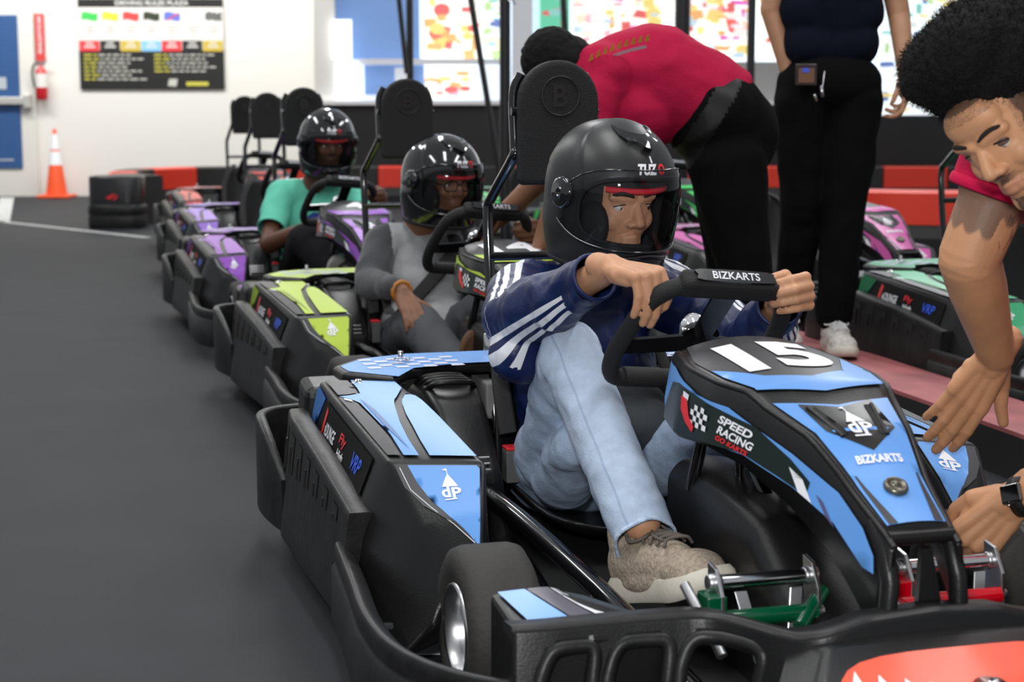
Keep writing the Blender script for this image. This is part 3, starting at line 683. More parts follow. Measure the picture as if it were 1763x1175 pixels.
# half wall, window and the room behind it
HB = mat('black_half_wall', (.012, .012, .013), .5, var=.2, vscale=2)
MB().box((-2.12, 18.0, 0), (9, 18.15, 1.07)).obj('wall_back', HB)['kind'] = 'structure'
MB().box((-2.12, 17.9, 1.07), (9, 18.2, 1.115)).obj('trim_1', mat('white_sill', (.85, .86, .88), .4))['kind'] = 'structure'
MB().box((-2.12, 18.0, 0), (-1.9, WALL_Y+.1, 5)).obj('wall_pillar', [WAL, mat('white_pillar', (.85, .88, .93), .4)])['kind'] = 'structure'
MB().box((.0, 18.0, 1.1), (.22, 18.22, 5)).obj('wall_post', mat('white_pillar', (.85, .88, .93), .4))['kind'] = 'structure'
MB().box((-1.66, 18.02, 1.50), (-.1, 18.12, 1.56)).obj('trim_2', mat('white_pillar', (.85, .88, .93), .4))['kind'] = 'structure'
LIT = mat('lit_glass', (.93, .97, 1), .4, emit=1.1)
MB().box((-2.12, 18.25, 1.0), (9, 18.3, 5)).obj('window_1', mat('frosted_lit_window', (.80, .88, .97), .5, emit=.55))['kind'] = 'structure'
m = MB().box((-1.9, 18.2, 1.56), (-1.0, 18.23, 5)).box((-1.60, 18.2, 1.18), (-.95, 18.23, 1.50)); o = m.obj('window_2', mat('blue_glass_panel', (.16, .28, .55), .3, emit=.35)); o['kind'] = 'structure'
MB().box((-1.27, 18.17, 1.25), (-1.08, 18.2, 1.47)).obj('window_notice', mat('paper', (.8, .82, .85), .6, emit=.2), None)
tag(bpy.data.objects['window_notice'], 'white paper notice stuck on the blue window panel above the sill', 'notice')
MB().box((-1.92, 17.93, 1.55), (-1.71, 17.99, 1.97)).box((-1.89, 17.95, 1.12), (-1.64, 18.0, 1.52)).obj('wall_lamp', LIT)
tag(bpy.data.objects['wall_lamp'], 'two bright white light panels one above the other at the left end of the window', 'lamp')
def poster(x0, x1, z0, z1, seed, label, base, hues, n, y=18.15, group='colourful posters on the window'):
    rnd = random.Random(seed); P = empty('poster', ((x0+x1)/2, y, z0), 0, label, 'poster', group)
    mts = [mat('poster_ink_%s' % k, c, .5, emit=.55) for k, c in hues]  # inks and sheet glow by emission, standing in for light from behind
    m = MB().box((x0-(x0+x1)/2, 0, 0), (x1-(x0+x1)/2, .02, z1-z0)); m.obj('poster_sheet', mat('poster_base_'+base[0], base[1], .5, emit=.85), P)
    m = MB(); w_ = x1-x0; h = z1-z0
    for i in range(int(n*1.7)):
        cx, cz = rnd.uniform(.05, w_-.05)-w_/2, rnd.uniform(.04, h-.04); a, b = rnd.uniform(.02, .09), rnd.uniform(.012, .06)
        k = rnd.choice([4, 4, 4, 9]); ph = rnd.uniform(-.3, .3)
        pts = [Vector((cx+a*math.cos(ph+math.pi/4+2*math.pi*j/k)*1.3, -.002-.0003*i, cz+b*math.sin(ph+math.pi/4+2*math.pi*j/k)*1.3)) for j in range(k)]
        pts = [Vector((max(-w_/2, min(w_/2, p.x)), p.y, max(0, min(h, p.z)))) for p in pts]
        m.add(pts, [range(k)], rnd.randrange(len(mts)))
    m.obj('printed_picture', mts, P, fix=False)
HU = [('yellow', (.95, .75, .25)), ('orange', (.93, .50, .20)), ('red', (.80, .16, .16)), ('pink', (.95, .55, .62)), ('white', (.95, .95, .92)), ('cream', (.95, .90, .70)), ('paleblue', (.60, .78, .92)), ('white', 0), ('cream', 0), ('magenta', (.75, .15, .6))]
HU = [(k, c) for k, c in HU if c]+[('white_two', (.97, .96, .93)), ('white_three', (.93, .95, .97))]
HU2 = [('teal', (.30, .65, .60)), ('darkblue', (.15, .22, .50)), ('green', (.55, .75, .35)), ('sky', (.50, .72, .90)), ('pale', (.85, .92, .88)), ('lemon', (.93, .93, .60))]
Wb = ('warm', (.96, .93, .84)); Cb = ('cool', (.85, .93, .97))
poster(-.95, -.32, 1.56, 2.4, 3, 'tall white poster with orange and yellow food pictures left of the dark net pole', Wb, HU[:2]+HU[4:6]+HU[2:3], 26)
poster(-.95, -.45, 1.15, 1.50, 4, 'small poster with white card under the long window rail', Wb, HU[:4]+HU[4:5], 10)
poster(-.32, -.1, 1.56, 2.4, 5, 'narrow pale blue poster beside the white window post', Cb, HU2+HU[4:5], 14)
poster(.30, .62, 1.4, 2.4, 6, 'green poster with a red shape right of the white window post', ('greenish', (.12, .50, .32)), HU[2:3]+HU2[:1], 7)
poster(.64, 1.62, 1.2, 2.4, 7, 'crowded food collage poster above the bending man in crimson', Wb, HU, 60)
poster(1.74, 2.62, 1.55, 2.4, 8, 'food collage poster seen between the bending man and the standing man', Wb, HU, 64)
poster(2.66, 3.3, 1.55, 2.4, 9, 'food collage poster half hidden behind the standing man', Wb, HU, 34)
poster(3.9, 4.9, .96, 2.4, 10, 'pale green and blue poster between the standing man and the man with curly hair', Cb, HU2+HU[4:6]+HU[:1], 60, 17.85)
poster(4.95, 6.2, .96, 2.4, 11, 'pale poster at the far right of the window', Cb, HU2+HU[4:6], 50, 17.85)
MB().box((1.7, 18.1, 1.1), (3.4, 18.16, 1.53)).obj('trim_4', mat('grey_wall_panel', (.42, .41, .40), .6))['kind'] = 'structure'
# white lines on the floor
m = MB(); LN = mat('white_floor_paint', (.55, .56, .55), .6, var=.2, vscale=10)
def line(a, b, w_, z=.003):
    a, b = Vector((*a, z)), Vector((*b, z)); n = (b-a).normalized().cross(Vector((0, 0, 1)))*w_/2; m.add([a-n, b-n, b+n, a+n], [(0, 1, 2, 3)])
line((-4.66, 15.1), (-5.9, 19.4), .16); line((-4.72, 15.2), (-2.9, 13.2), .08)
m.obj('trim_3', LN)['kind'] = 'structure'
# white tape mark under the front wheel
o = MB().box((-.21, 2.96, .002), (-.07, 3.20, .005)).obj('floor_mark', mat('white_tape', (.5, .5, .5), .6)); tag(o, 'pale square mark on the floor beside the front wheel of kart 15', 'floor mark')
# flags and rules banner
B = empty('rules_banner', (-4.24, WALL_Y-.03, 1.26), 0, 'banner of racing flags and driving rules hanging on the white wall', 'banner')
BK = mat('banner_black', (.012, .012, .012), .5); BW = mat('banner_white', (.78, .77, .74), .5)
w_, h = 1.70, 1.05
m = MB().box((-w_/2, 0, 0), (w_/2, .012, h)); m.obj('banner_sheet', BK, B)
m = MB(); bx = lambda x0, x1, z0, z1, mi, y=-.004: m.box((x0-w_/2, y, z0), (x1-w_/2, 0, z1), mi)
bx(0.0, w_, .46, .95, 0)
FC = [('green', (.05, .55, .10)), ('yellow', (.85, .75, .05)), ('red', (.70, .06, .06)), ('black', (.03, .04, .02)), ('flagblue', (.12, .18, .65)), ('white', (.74, .73, .72)), ('checker', (.25, .25, .27))]
mt = [BW]+[mat('flag_'+n_, c, .6) for n_, c in FC]+[mat('cell_red', (.72, .05, .06), .6), mat('cell_black', (.02, .02, .02), .6), mat('cell_gold', (.60, .45, .06), .6), mat('cell_blue', (.25, .55, .85), .6)]
m.obj('banner_white_field', mt, B)
for i in range(7):
    m = MB(); x0 = .04+.242*i-w_/2
    P_ = [(x0+.19*t, .80+.012*math.sin(t*6)) for t in (0, .25, .5, .75, 1)]
    m.add([(x, -.006, z) for x, z in P_]+[(x, -.006, z+.09) for x, z in reversed(P_)], [range(10)], i+1)
    if i == 6:
        for a in range(6):
            for b in range(3):
                if (a+b) % 2: m.add([(x0+.032*a, -.008, .80+.03*b), (x0+.032*a+.032, -.008, .80+.03*b), (x0+.032*a+.032, -.008, .83+.03*b), (x0+.032*a, -.008, .83+.03*b)], [(0, 1, 2, 3)], 4)
    if i == 4: m.add([(x0+.02, -.008, .80), (x0+.05, -.008, .80), (x0+.19, -.008, .88), (x0+.15, -.008, .88)], [(0, 1, 2, 3)], 3)
    m.obj('flag_picture', mt, B, fix=False)
    m = MB()
    for a_, b_, z_ in ((.0, .19, .725), (.05, .14, .69), (.04, .15, .655)): m.add([(x0+a_, -.007, z_), (x0+b_, -.007, z_), (x0+b_, -.007, z_+.014), (x0+a_, -.007, z_+.014)], [(0, 1, 2, 3)])
    m.obj('flag_caption', mat('faint_grey_ink', (.52, .52, .50), .6), B, fix=False)
    m = MB().box((x0-.035, -.006, .44), (x0+.20, 0, .565)); m.obj('rule_cell', mt[8+[0, 1, 2, 3, 0, 1, 2][i]], B)
    m = MB()
    for a_, b_, z_ in ((.04, .13, .525), (.02, .15, .485)): m.add([(x0+a_, -.009, z_), (x0+b_, -.009, z_), (x0+b_, -.009, z_+.018), (x0+a_, -.009, z_+.018)], [(0, 1, 2, 3)])
    m.obj('rule_caption', BW, B, fix=False)
m = MB(); m.text('DRIVING RULES PLAZA', lambda x, y: Vector((x+.02, -.006, 1.0+y)), .055, 0, .02, width=.86); m.obj('banner_title', BW, B, fix=False)
rnd = random.Random(2); m = MB()
for c0, c1 in ((.05, .75), (.88, 1.62)):
    for r_ in range(7):
        if c0 > .5 and r_ > 4: break
        z = .39-.047*r_; x = c0
        while x < c1-rnd.uniform(0, .2):
            l = rnd.uniform(.03, .10); m.add([(x-w_/2, -.005, z), (x+l-w_/2, -.005, z), (x+l-w_/2, -.005, z+.018), (x-w_/2, -.005, z+.018)], [(0, 1, 2, 3)], 1 if x < c0+.12 else 0); x += l+.02
m.add([(.18, -.005, .04), (.28, -.005, .03), (.30, -.005, .12), (.20, -.005, .12)], [(0, 1, 2, 3)], 0); m.add([(.40, -.005, .04), (.66, -.005, .04), (.66, -.005, .085), (.40, -.005, .085)], [(0, 1, 2, 3)], 1)
m.obj('rules_text', [mat('pale_ink', (.55, .55, .50), .6), mat('yellow_ink', (.62, .58, .08), .6)], B, fix=False)
# extinguisher sign and extinguisher
S_ = empty('extinguisher_sign', (-5.55, WALL_Y-.02, 1.62), 0, 'narrow red vertical fire extinguisher sign with an arrow pointing down', 'sign')
MB().box((-.055, -.006, 0), (.055, 0, .52)).prism([(-.07, -.006, 0), (.07, -.006, 0), (0, -.006, -.07)], (0, .006, 0)).obj('sign_plate', mat('sign_red', (.62, .05, .05), .5), S_)
m = MB(); m.text('FIRE EXTINGUISHER', lambda x, y: Vector((-y, -.008, .27+x*-1)), .045, 0, .01, width=.44); m.obj('sign_lettering', WHT, S_, fix=False)
X_ = empty('fire_extinguisher', (-5.53, WALL_Y-.1, 1.13), 0, 'red fire extinguisher hanging on the wall below its sign', 'fire extinguisher')
MB().lathe([(0, 0), (.05, .005), (.068, .03), (.068, .30), (.05, .36), (.02, .39), (.02, .41), (0, .41)], (0, 0, 0), (0, 0, 1), 24).obj('cylinder', mat('extinguisher_red', (.60, .02, .03), .25), X_)
MB().lathe([(.0695, .15), (.0695, .31)], (0, 0, 0), (0, 0, 1), 24).obj('paper_label', mat('label_paper', (.8, .78, .75), .5), X_)
MB().tube(cr([(0, 0, .41), (-.07, -.02, .42), (-.10, -.02, .30), (-.07, -.03, .15)], 5), .011, 8).obj('hose', RUB, X_)
MB().box((-.06, -.015, .405), (.05, .015, .43)).box((-.05, -.012, .44), (.07, .012, .455)).obj('lever', ALU, X_)
# traffic cone
C_ = empty('traffic_cone', (-5.33, WALL_Y-.35, 0), 0, 'orange traffic cone with two white bands standing by the white wall', 'traffic cone')
ORG = mat('cone_orange', (.90, .10, .02), .45)
MB().box((-.19, -.19, 0), (.19, .19, .035)).obj('cone_base', ORG, C_, bevel=.012)
cz = lambda z: .125-.105*(z-.03)/.76
MB().lathe([(cz(.03), .03), (cz(.79), .79), (cz(.79)-.006, .80), (0, .80)], n=24).obj('cone_body', ORG, C_)
m = MB()
for a, b in ((.38, .54), (.56, .74)): m.lathe([(cz(a)+.003, a), (cz(b)+.003, b)], n=24)
RF = mat('reflective_band', (.9, .92, .95), .4, emit=.0); m.obj('reflective_band', RF, C_)
# barriers
BR = mat('barrier_red', (.80, .045, .02), .42); BB = mat('barrier_black', (.016, .016, .017), .5)
def barrier(pts, cols, label, h=.43, wd=.26):
    P_ = cr([(x, y, 0) for x, y in pts], 8); cum = [0]
    for a, b in zip(P_, P_[1:]): cum.append(cum[-1]+(b-a).length)
    tot = cum[-1]; n_ = len(cols)
    def at(s_):
        for i in range(len(cum)-1):
            if s_ <= cum[i+1]+1e-6:
                t = (s_-cum[i])/(cum[i+1]-cum[i]); return P_[i].lerp(P_[i+1], t), (P_[i+1]-P_[i]).normalized()
        return P_[-1], (P_[-1]-P_[-2]).normalized()
    for k, c in enumerate(cols):
        s0, s1 = tot*k/n_+.006, tot*(k+1)/n_-.006; mid, _ = at((s0+s1)/2)
        lb = label[k]
        B_ = empty('track_barrier', mid, 0, lb, 'barrier', 'red and black track barriers')
        up_, dn = MB(), MB(); ru, rd_ = [], []
        for q in range(7):
            p, d_ = at(s0+(s1-s0)*q/6); n2 = d_.cross(Vector((0, 0, 1))); p = p-mid
            ru.append([p+n2*o_*wd+Vector((0, 0, z)) for o_, z in ((-.5, h*.50), (-.5, h*.97), (-.42, h), (.42, h), (.5, h*.97), (.5, h*.50))])
            rd_.append([p+n2*o_*wd+Vector((0, 0, z)) for o_, z in ((-.46, 0), (-.52, h*.1), (-.52, h*.22), (-.46, h*.26), (-.52, h*.30), (-.52, h*.46), (-.46, h*.5), (.46, h*.5), (.52, h*.3), (.46, 0))])
        up_.grid(ru, 0, False, cv=True); up_.add(ru[0], [range(6)]); up_.add(ru[-1], [range(6)]); up_.obj('barrier_pad', BR if c == 'r' else BB, B_)
        dn.grid(rd_, 0, False, cv=True); dn.add(rd_[0], [range(10)]); dn.add(rd_[-1], [range(10)]); dn.obj('barrier_base', BB, B_)
barrier([(-3.25, 14.9), (-3.65, 15.6), (-3.75, 16.6), (-3.3, 17.3), (-2.5, 17.5), (-1.2, 17.5), (.6, 17.5), (2.4, 17.5), (4.2, 17.4), (6.5, 17.4)], 'brbrbrbrbrbrbrbrbrbrb'[:19],
        ['%s back wall barrier segment %s' % ('red' if 'brbrbrbrbrbrbrbrbrbrb'[k] == 'r' else 'black', w__) for k, w__ in enumerate(
         ['first behind the end block', 'second behind the end block', 'where the row bends', 'just past the bend by the white wall', 'left of the far headrests', 'behind the farthest headrest', 'behind the far lilac kart', 'behind the teal shirted driver', 'right of the teal shirted driver', 'left of the middle headrest', 'behind the middle headrest',
          'left of the thick pole', 'behind the thick pole', 'behind the bending man', 'left of the standing person', 'between the standing legs', 'behind the standing person', 'right of the standing person', 'behind the right hand roll bar'])])
barrier([(2.42, 11.6), (3.4, 11.3), (4.4, 11.0)], 'r', ['big red barrier block behind the pink kart on the right'], .46, .3)
E_ = empty('barrier_end', (-3.42, 14.4, 0), 0, 'black rounded barrier end block with a small red emblem', 'barrier')
sh = [(.235*math.cos(a), .20*math.sin(a)) for a in (2*math.pi*k/28 for k in range(28))]; sq = lambda c: math.copysign(abs(c)**.55, c)
def ring(k, z): return [Vector((.235*k*sq(x/.235), .2*k*sq(y/.2), z)) for x, y in sh]
m = MB().grid([ring(1, 0), ring(1.03, .03), ring(1.03, .10), ring(.99, .115), ring(1.03, .13), ring(1.03, .19), ring(.97, .205)], 0, True, cv=True); m.obj('end_base', BLK2, E_)
m = MB().grid([ring(.97, .2), ring(.97, .43), ring(.93, .45), ring(.80, .452)], 0, True, cv=True); r0 = ring(.80, .452); m.add(r0, [range(28)]); m.obj('end_block', mat('gloss_block', (.015, .015, .016), .3), E_)
m = MB(); m.add([(-.06, -.2, .27), (-.02, -.2, .25), (.03, -.2, .30), (.0, -.2, .30), (-.02, -.2, .285)], [range(5)]); m.add([(-.0, -.2, .25), (.03, -.2, .25), (.05, -.2, .29), (.03, -.2, .285)], [range(4)]); m.obj('end_emblem', REDP, E_, fix=False)
# net poles and stays
PB = mat('black_pole_paint', (.010, .010, .011), .4)
def pole(x, y, r, label, z1=5, lean=0, name='net_pole'):
    P_ = empty(name, (x, y, 0), 0, label, 'pole'); MB().tube([(0, 0, 0), (lean, 0, z1)], r, 10).obj('pole_tube', PB, P_)
    if not lean: MB().box((-.12, -.12, 0), (.12, .12, .02)).obj('pole_foot', PB, P_)
    return P_
pole(-.82, 13.5, .028, 'thin black net pole rising behind the headrest of the lime kart')
P_ = pole(-.04, 9.6, .031, 'thick black net pole left of the kart 15 headrest')
MB().box((.02, -.03, 1.62), (.045, .03, 1.70)).tube([(.03, -.03, 1.66), (.06, -.03, 1.60)], .008).obj('pole_hook', CHR, P_)
pole(1.62, 16.0, .075, 'thick dark post between the posters above the bending man')
pole(2.02, 14.2, .036, 'slim black pole in front of the posters left of the standing man')
def stay(a, b, label, r=.022):
    P_ = empty('net_stay', a, 0, label, 'stay'); MB().tube([(0, 0, 0), tuple(Vector(b)-Vector(a))], r, 8).obj('stay_rod', PB, P_)
stay((-.04, 12, .25), (-.36, 12, 2.2), 'thin slanted black stay running down beside the thick pole')
stay((-.84, 13.4, 1.3), (-.95, 13.4, 2.4), 'short slanted stay joining the thin net pole near the window', .02)
stay((.50, 15, 1.15), (.44, 15, 2.3), 'slanted black stay above the dark haired man bending down', .03)
# pit lane divider strip
st = [Vector((1.16, 5.28, 0)), Vector((1.46, 5.30, 0))]; dr_ = Vector((math.sin(R(13.6)), -math.cos(R(13.6)), 0))
a, b = st[0]-dr_*1.35, st[0]+dr_*3.6; n2 = Vector((math.cos(R(13.6)), math.sin(R(13.6)), 0))*.275
D_ = empty('lane_divider', st[0], R(0), 'long low red topped divider kerb between the two kart lanes', 'kerb')
o_ = st[0]
MB().prism([a-o_, b-o_, b+n2-o_, a+n2-o_], (0, 0, .125)).obj('kerb_body', BB, D_)
m = MB().prism([a-o_+Vector((0, 0, .125)), b-o_+Vector((0, 0, .125)), b+n2-o_+Vector((0, 0, .125)), a+n2-o_+Vector((0, 0, .125))], (0, 0, .012))
m.obj('kerb_top', mat('faded_red_boards', (.36, .10, .105), .6, var=.25, vscale=6, bump=.3, bscale=20), D_)
# ---------------------------------------------------------------- organic modelling
def cone_mesh(mb, a, b, ra, rb, n=26):
    a, b = Vector(a), Vector(b); L = (b-a).length
    if L < 1e-5: return mb.ell(a, (ra, ra, ra), n=n)
    prof = [(ra*math.cos(t), -ra*math.sin(t)) for t in (R(89.5), R(60), R(30), 0)]+[(rb*math.cos(t), L+rb*math.sin(t)) for t in (0, R(30), R(60), R(89.5))]
    x, y, d = basis(b-a)
    rows = [[a+d*h+(x*math.cos(q)+y*math.sin(q))*r for q in (2*math.pi*k/n for k in range(n))] for r, h in prof]
    m = len(mb.v); mb.grid(rows, 0, True, cv=True); mb.add(rows[0], [list(range(n))[::-1]]); mb.add(rows[-1], [list(range(n))])
def blob(name, prims, voxel, mats, parent=None, smooth=4, disp=None, attrs=None, fac=.5, matfn=None, cuts=()):
    mb = MB()
    for p in prims:
        if p[0] == 'c': cone_mesh(mb, *p[1:])
        else: mb.ell(p[1], p[2], n=28, Rm=p[3] if len(p) > 3 else None)
    me = mb.mesh('t'); bm = bmesh.new(); bm.from_mesh(me); bmesh.ops.remove_doubles(bm, verts=bm.verts, dist=1e-6); bmesh.ops.recalc_face_normals(bm, faces=bm.faces); bm.to_mesh(me); bm.free()
    o = bpy.data.objects.new('t', me); COL.objects.link(o)
    md = o.modifiers.new('r', 'REMESH'); md.mode = 'VOXEL'; md.voxel_size = voxel; md.use_smooth_shade = True
    if smooth: md = o.modifiers.new('s', 'SMOOTH'); md.factor = fac; md.iterations = smooth
    bpy.context.view_layer.update()
    m2 = bpy.data.meshes.new_from_object(o.evaluated_get(bpy.context.evaluated_depsgraph_get()))
    COL.objects.unlink(o); bpy.data.objects.remove(o); bpy.data.meshes.remove(me)
    m2.name = name
    if cuts:
        bm = bmesh.new(); bm.from_mesh(m2)
        for cp, cn, cr_ in cuts:
            cn = Vector(cn).normalized(); dv = [v for v in bm.verts if (v.co-cp).dot(cn) > 0 and (v.co-cp).length < cr_]
            bmesh.ops.delete(bm, geom=dv, context='VERTS')
        bm.to_mesh(m2); bm.free()
    if disp:
        ns = [v.normal.copy() for v in m2.vertices]
        for v, n_ in zip(m2.vertices, ns): v.co = v.co+n_*disp(v.co, n_)
    m2.polygons.foreach_set('use_smooth', [True]*len(m2.polygons))
    for k, fn in (attrs or {}).items():
        at = m2.attributes.new(k, 'FLOAT', 'POINT'); at.data.foreach_set('value', [fn(v.co) for v in m2.vertices])
    m2.materials.clear()
    for m in (mats if isinstance(mats, (list, tuple)) else [mats]): m2.materials.append(m)
    if matfn:
        for p in m2.polygons: p.material_index = matfn(p.center, p.normal)
    m2.update()
    o = bpy.data.objects.new(name, m2); COL.objects.link(o)
    if parent is not None: o.parent = parent
    return o
def folds(amp=.006, f=14, st=(1, 1, 1), seed=0):
    def g(co, n):
        p = Vector((co.x*f*st[0]+seed, co.y*f*st[1], co.z*f*st[2]))
        q = Vector((noise.noise(p*.6), noise.noise(p*.6+Vector((5, 5, 5))), 0))*1.2
        a = noise.noise(p+q); return amp*1.1*a+amp*.35*(.5-abs(noise.noise(p*1.9+q)))
    return g
def frame(f, u):
    """matrix with columns: right, forward, up"""
    f = Vector(f).normalized(); u = Vector(u); u = (u-f*u.dot(f)).normalized(); r = f.cross(u)
    return Matrix((r, f, u)).transposed()
def xf(prims, M, o, s=1.0):
    o = Vector(o); out = []
    for p in prims:
        if p[0] == 'c': out.append(('c', M @ (Vector(p[1])*s)+o, M @ (Vector(p[2])*s)+o, p[3]*s, p[4]*s))
        else: out.append(('e', M @ (Vector(p[1])*s)+o, tuple(x*s for x in p[2]), M @ p[3] if len(p) > 3 else M))
    return out
HEAD = [('e', (0, -.015, .038), (.075, .094, .088)), ('e', (0, .028, -.012), (.064, .064, .088)), ('e', (0, .062, .045), (.052, .03, .038)),
        ('c', (-.046, .012, -.065), (-.018, .062, -.103), .018, .017), ('c', (.046, .012, -.065), (.018, .062, -.103), .018, .017), ('e', (0, .074, -.104), (.019, .014, .014)),
        ('e', (-.036, .056, -.028), (.024, .026, .026)), ('e', (.036, .056, -.028), (.024, .026, .026)), ('e', (0, .058, -.07), (.034, .03, .036)),
        ('c', (-.046, .071, .020), (-.012, .084, .017), .010, .010), ('c', (.046, .071, .020), (.012, .084, .017), .010, .010),
        ('c', (0, .084, .012), (0, .103, -.026), .0085, .0115), ('e', (0, .103, -.029), (.012, .0125, .010)), ('e', (-.0135, .093, -.033), (.0085, .011, .0075)), ('e', (.0135, .093, -.033), (.0085, .011, .0075)),
        ('c', (-.019, .080, -.062), (0, .090, -.059), .0055, .0075), ('c', (.019, .080, -.062), (0, .090, -.059), .0055, .0075), ('c', (-.016, .081, -.071), (.016, .081, -.071), .0075, .0075), ('e', (0, .087, -.071), (.014, .008, .0075)),
        ('e', (-.076, -.01, -.008), (.009, .019, .031)), ('e', (.076, -.01, -.008), (.009, .019, .031)), ('e', (-.077, -.004, -.030), (.008, .010, .010)), ('e', (.077, -.004, -.030), (.008, .010, .010)),
        # lids
        ('c', (-.045, .070, .006), (-.031, .0785, .011), .004, .0045), ('c', (-.031, .0785, .011), (-.017, .076, .005), .0045, .004), ('c', (.045, .070, .006), (.031, .0785, .011), .004, .0045), ('c', (.031, .0785, .011), (.017, .076, .005), .0045, .004),
        ('c', (-.044, .068, -.006), (-.031, .074, -.013), .004, .004), ('c', (-.031, .074, -.013), (-.018, .073, -.004), .0045, .004), ('c', (.044, .068, -.006), (.031, .074, -.013), .004, .004), ('c', (.031, .074, -.013), (.018, .073, -.004), .0045, .004)]
def neck(M, o, to, r0=.052, r1=.06): o = Vector(o); return [('c', o+M @ Vector((0, -.02, -.055)), Vector(to), r0, r1)]
def hand(W, D, S, s=1.0, curl=(15, 20, 15), curls=None, spread=6, thumb=(30, 20, 10), tcl=0):
    """W wrist, D towards the knuckles, S towards the thumb side; fingers curl away from the back of the hand"""
    W = Vector(W); D = Vector(D).normalized(); S = Vector(S); S = (S-D*S.dot(D)).normalized(); N = S.cross(D)
    return W, D, S, N
def hand_prims(W, D, S, back, s=1.0, curls=None, spread=5, tdir=None, tbend=25):
    W = Vector(W); D = Vector(D).normalized(); S = Vector(S); S = (S-D*S.dot(D)).normalized(); N = D.cross(S)
    if N.dot(Vector(back)) < 0: N = -N
    P = lambda d, q, n: W+(D*d+S*q+N*n)*s
    out = []; curls = curls or [(20, 25, 15)]*4
    fg = [(.092, .028, .0105, (.042, .026, .021)), (.096, .009, .0108, (.046, .030, .022)), (.091, -.010, .0102, (.042, .028, .021)), (.081, -.027, .0090, (.034, .021, .019))]
    for i, (d, q, r, ph) in enumerate(fg):
        out.append(('c', P(.012, q*.55, -.001), P(d*.96, q, 0), .0150*s, .0118*s))
        out.append(('c', P(.02, q*.55, -.012), P(d*.78, q*.95, -.010), .012*s, .012*s))
        p = P(d, q, 0); sp = R(spread)*(1.5-i)*.8; fd = (D*math.cos(sp)+S*math.sin(sp)).normalized(); a = 0; rr = r*s
        out.append(('e', p, (.0112*s,)*3))
        for j, L in enumerate(ph):
            a += R(curls[i][j]); dr = fd*math.cos(a)-N*math.sin(a); e = p+dr*L*s
            out.append(('c', p, e, rr*(1-.07*j), rr*(1-.07*(j+1)))); p = e
            if j < 2: out.append(('e', p, (rr*(.99-.07*j),)*3))
    for i in range(3): out.append(('c', P(.035, .022-.022*i, -.004), P(.075, .018-.018*i, -.004), .014*s, .012*s))
    t0 = P(.015, .018, -.010); t1 = P(.046, .040, -.016); td = Vector(tdir).normalized() if tdir else (D*.8+S*.45-N*.4).normalized()
    out.append(('c', t0, t1, .016*s, .0135*s)); t2 = t1+td*.034*s; out.append(('c', t1, t2, .0125*s, .0105*s))
    ax = S.cross(td).normalized() if abs(S.dot(td)) < .95 else N
    td2 = (Matrix.Rotation(R(tbend), 3, ax) @ td) if tbend else td
    out.append(('c', t2, t2+td2*.027*s, .0105*s, .0088*s))
    out.append(('c', P(-.03, 0, 0), P(.02, .006, -.002), .024*s, .021*s)); out.append(('c', P(-.03, .0, 0), P(.02, -.008, -.002), .022*s, .020*s))
    return out
def skin(name, col, lip=None):
    m = mat(name, col, .48, bump=.12, bscale=380, var=.10, vscale=18, spec=.4)
    b = m.node_tree.nodes['Principled BSDF']; b.inputs['Subsurface Weight'].default_value = .08; b.inputs['Subsurface Radius'].default_value = (.012, .004, .002); b.inputs['Subsurface Scale'].default_value = 1
    return m
def eyes(parent, M, o, look, s=1.0, iris=(.03, .012, .006)):
    o = Vector(o); look = Vector(look).normalized()
    em = [mat('eye_white', (.62, .58, .55), .2, coat=.5), mat('iris_brown', iris, .15, coat=.5)]
    for sx in (-1, 1):
        c = o+M @ Vector((sx*.0315*s, .0705*s, -.001*s)); m = MB().ell(c, (.0122*s,)*3, n=20)
        m.lathe([(.0058*s, .0108*s), (.003*s, .0120*s), (0, .0125*s)], c, look, 16, 1); m.obj('eye', em, parent)
def brows(parent, M, o, s, m_, th=.0035, lash=True):
    o = Vector(o)
    for sx in (-1, 1):
        pts = [o+M @ (Vector((sx*x, y, z))*s) for x, y, z in ((.013, .0945, .023), (.026, .0925, .028), (.040, .085, .029), (.053, .070, .021))]
        MB().tube(cr(pts, 5), [th*.7+th*.5*math.sin(math.pi*min(1, i/16)) for i in range(16)], 8, flat=1).obj('eyebrow', m_, parent)
        if lash:
            pts = [o+M @ (Vector((sx*x, y, z))*s) for x, y, z in ((.018, .0795, .002), (.025, .0850, .006), (.034, .0850, .006), (.046, .0745, .001))]
            MB().tube(cr(pts, 5), .0014, 6).obj('eyelash', m_, parent)
def cuff(name, p, ax, r, m_, parent, th=.0035, flat=1.6):
    x_, y_, _ = basis(ax); p = Vector(p)
    MB().tube([p+(x_*math.cos(q)+y_*math.sin(q))*r for q in (2*math.pi*k/48 for k in range(48))], th, 8, True, flat=flat).obj(name, m_, parent)
# ---------------------------------------------------------------- helmet
def visor_mat():
    m = bpy.data.materials.new('clear_visor'); m.use_nodes = True; nt = m.node_tree; nt.nodes.clear()
    o = nt.nodes.new('ShaderNodeOutputMaterial'); t = nt.nodes.new('ShaderNodeBsdfTransparent'); g = nt.nodes.new('ShaderNodeBsdfGlossy'); mx = nt.nodes.new('ShaderNodeMixShader'); f = nt.nodes.new('ShaderNodeFresnel')
    t.inputs[0].default_value = (.93, .94, .96, 1); g.inputs['Roughness'].default_value = .04; f.inputs[0].default_value = 1.38
    nt.links.new(f.outputs[0], mx.inputs[0]); nt.links.new(t.outputs[0], mx.inputs[1]); nt.links.new(g.outputs[0], mx.inputs[2]); nt.links.new(mx.outputs[0], o.inputs[0]); return m
VIS = visor_mat()
HMAT = mat('matt_black_helmet', (.018, .018, .019), .38, bump=.06, bscale=600)
HGL = mat('gloss_black_helmet', (.008, .008, .010), .10, coat=.8)
HGR = mat('helmet_lining', (.012, .012, .013), .85)
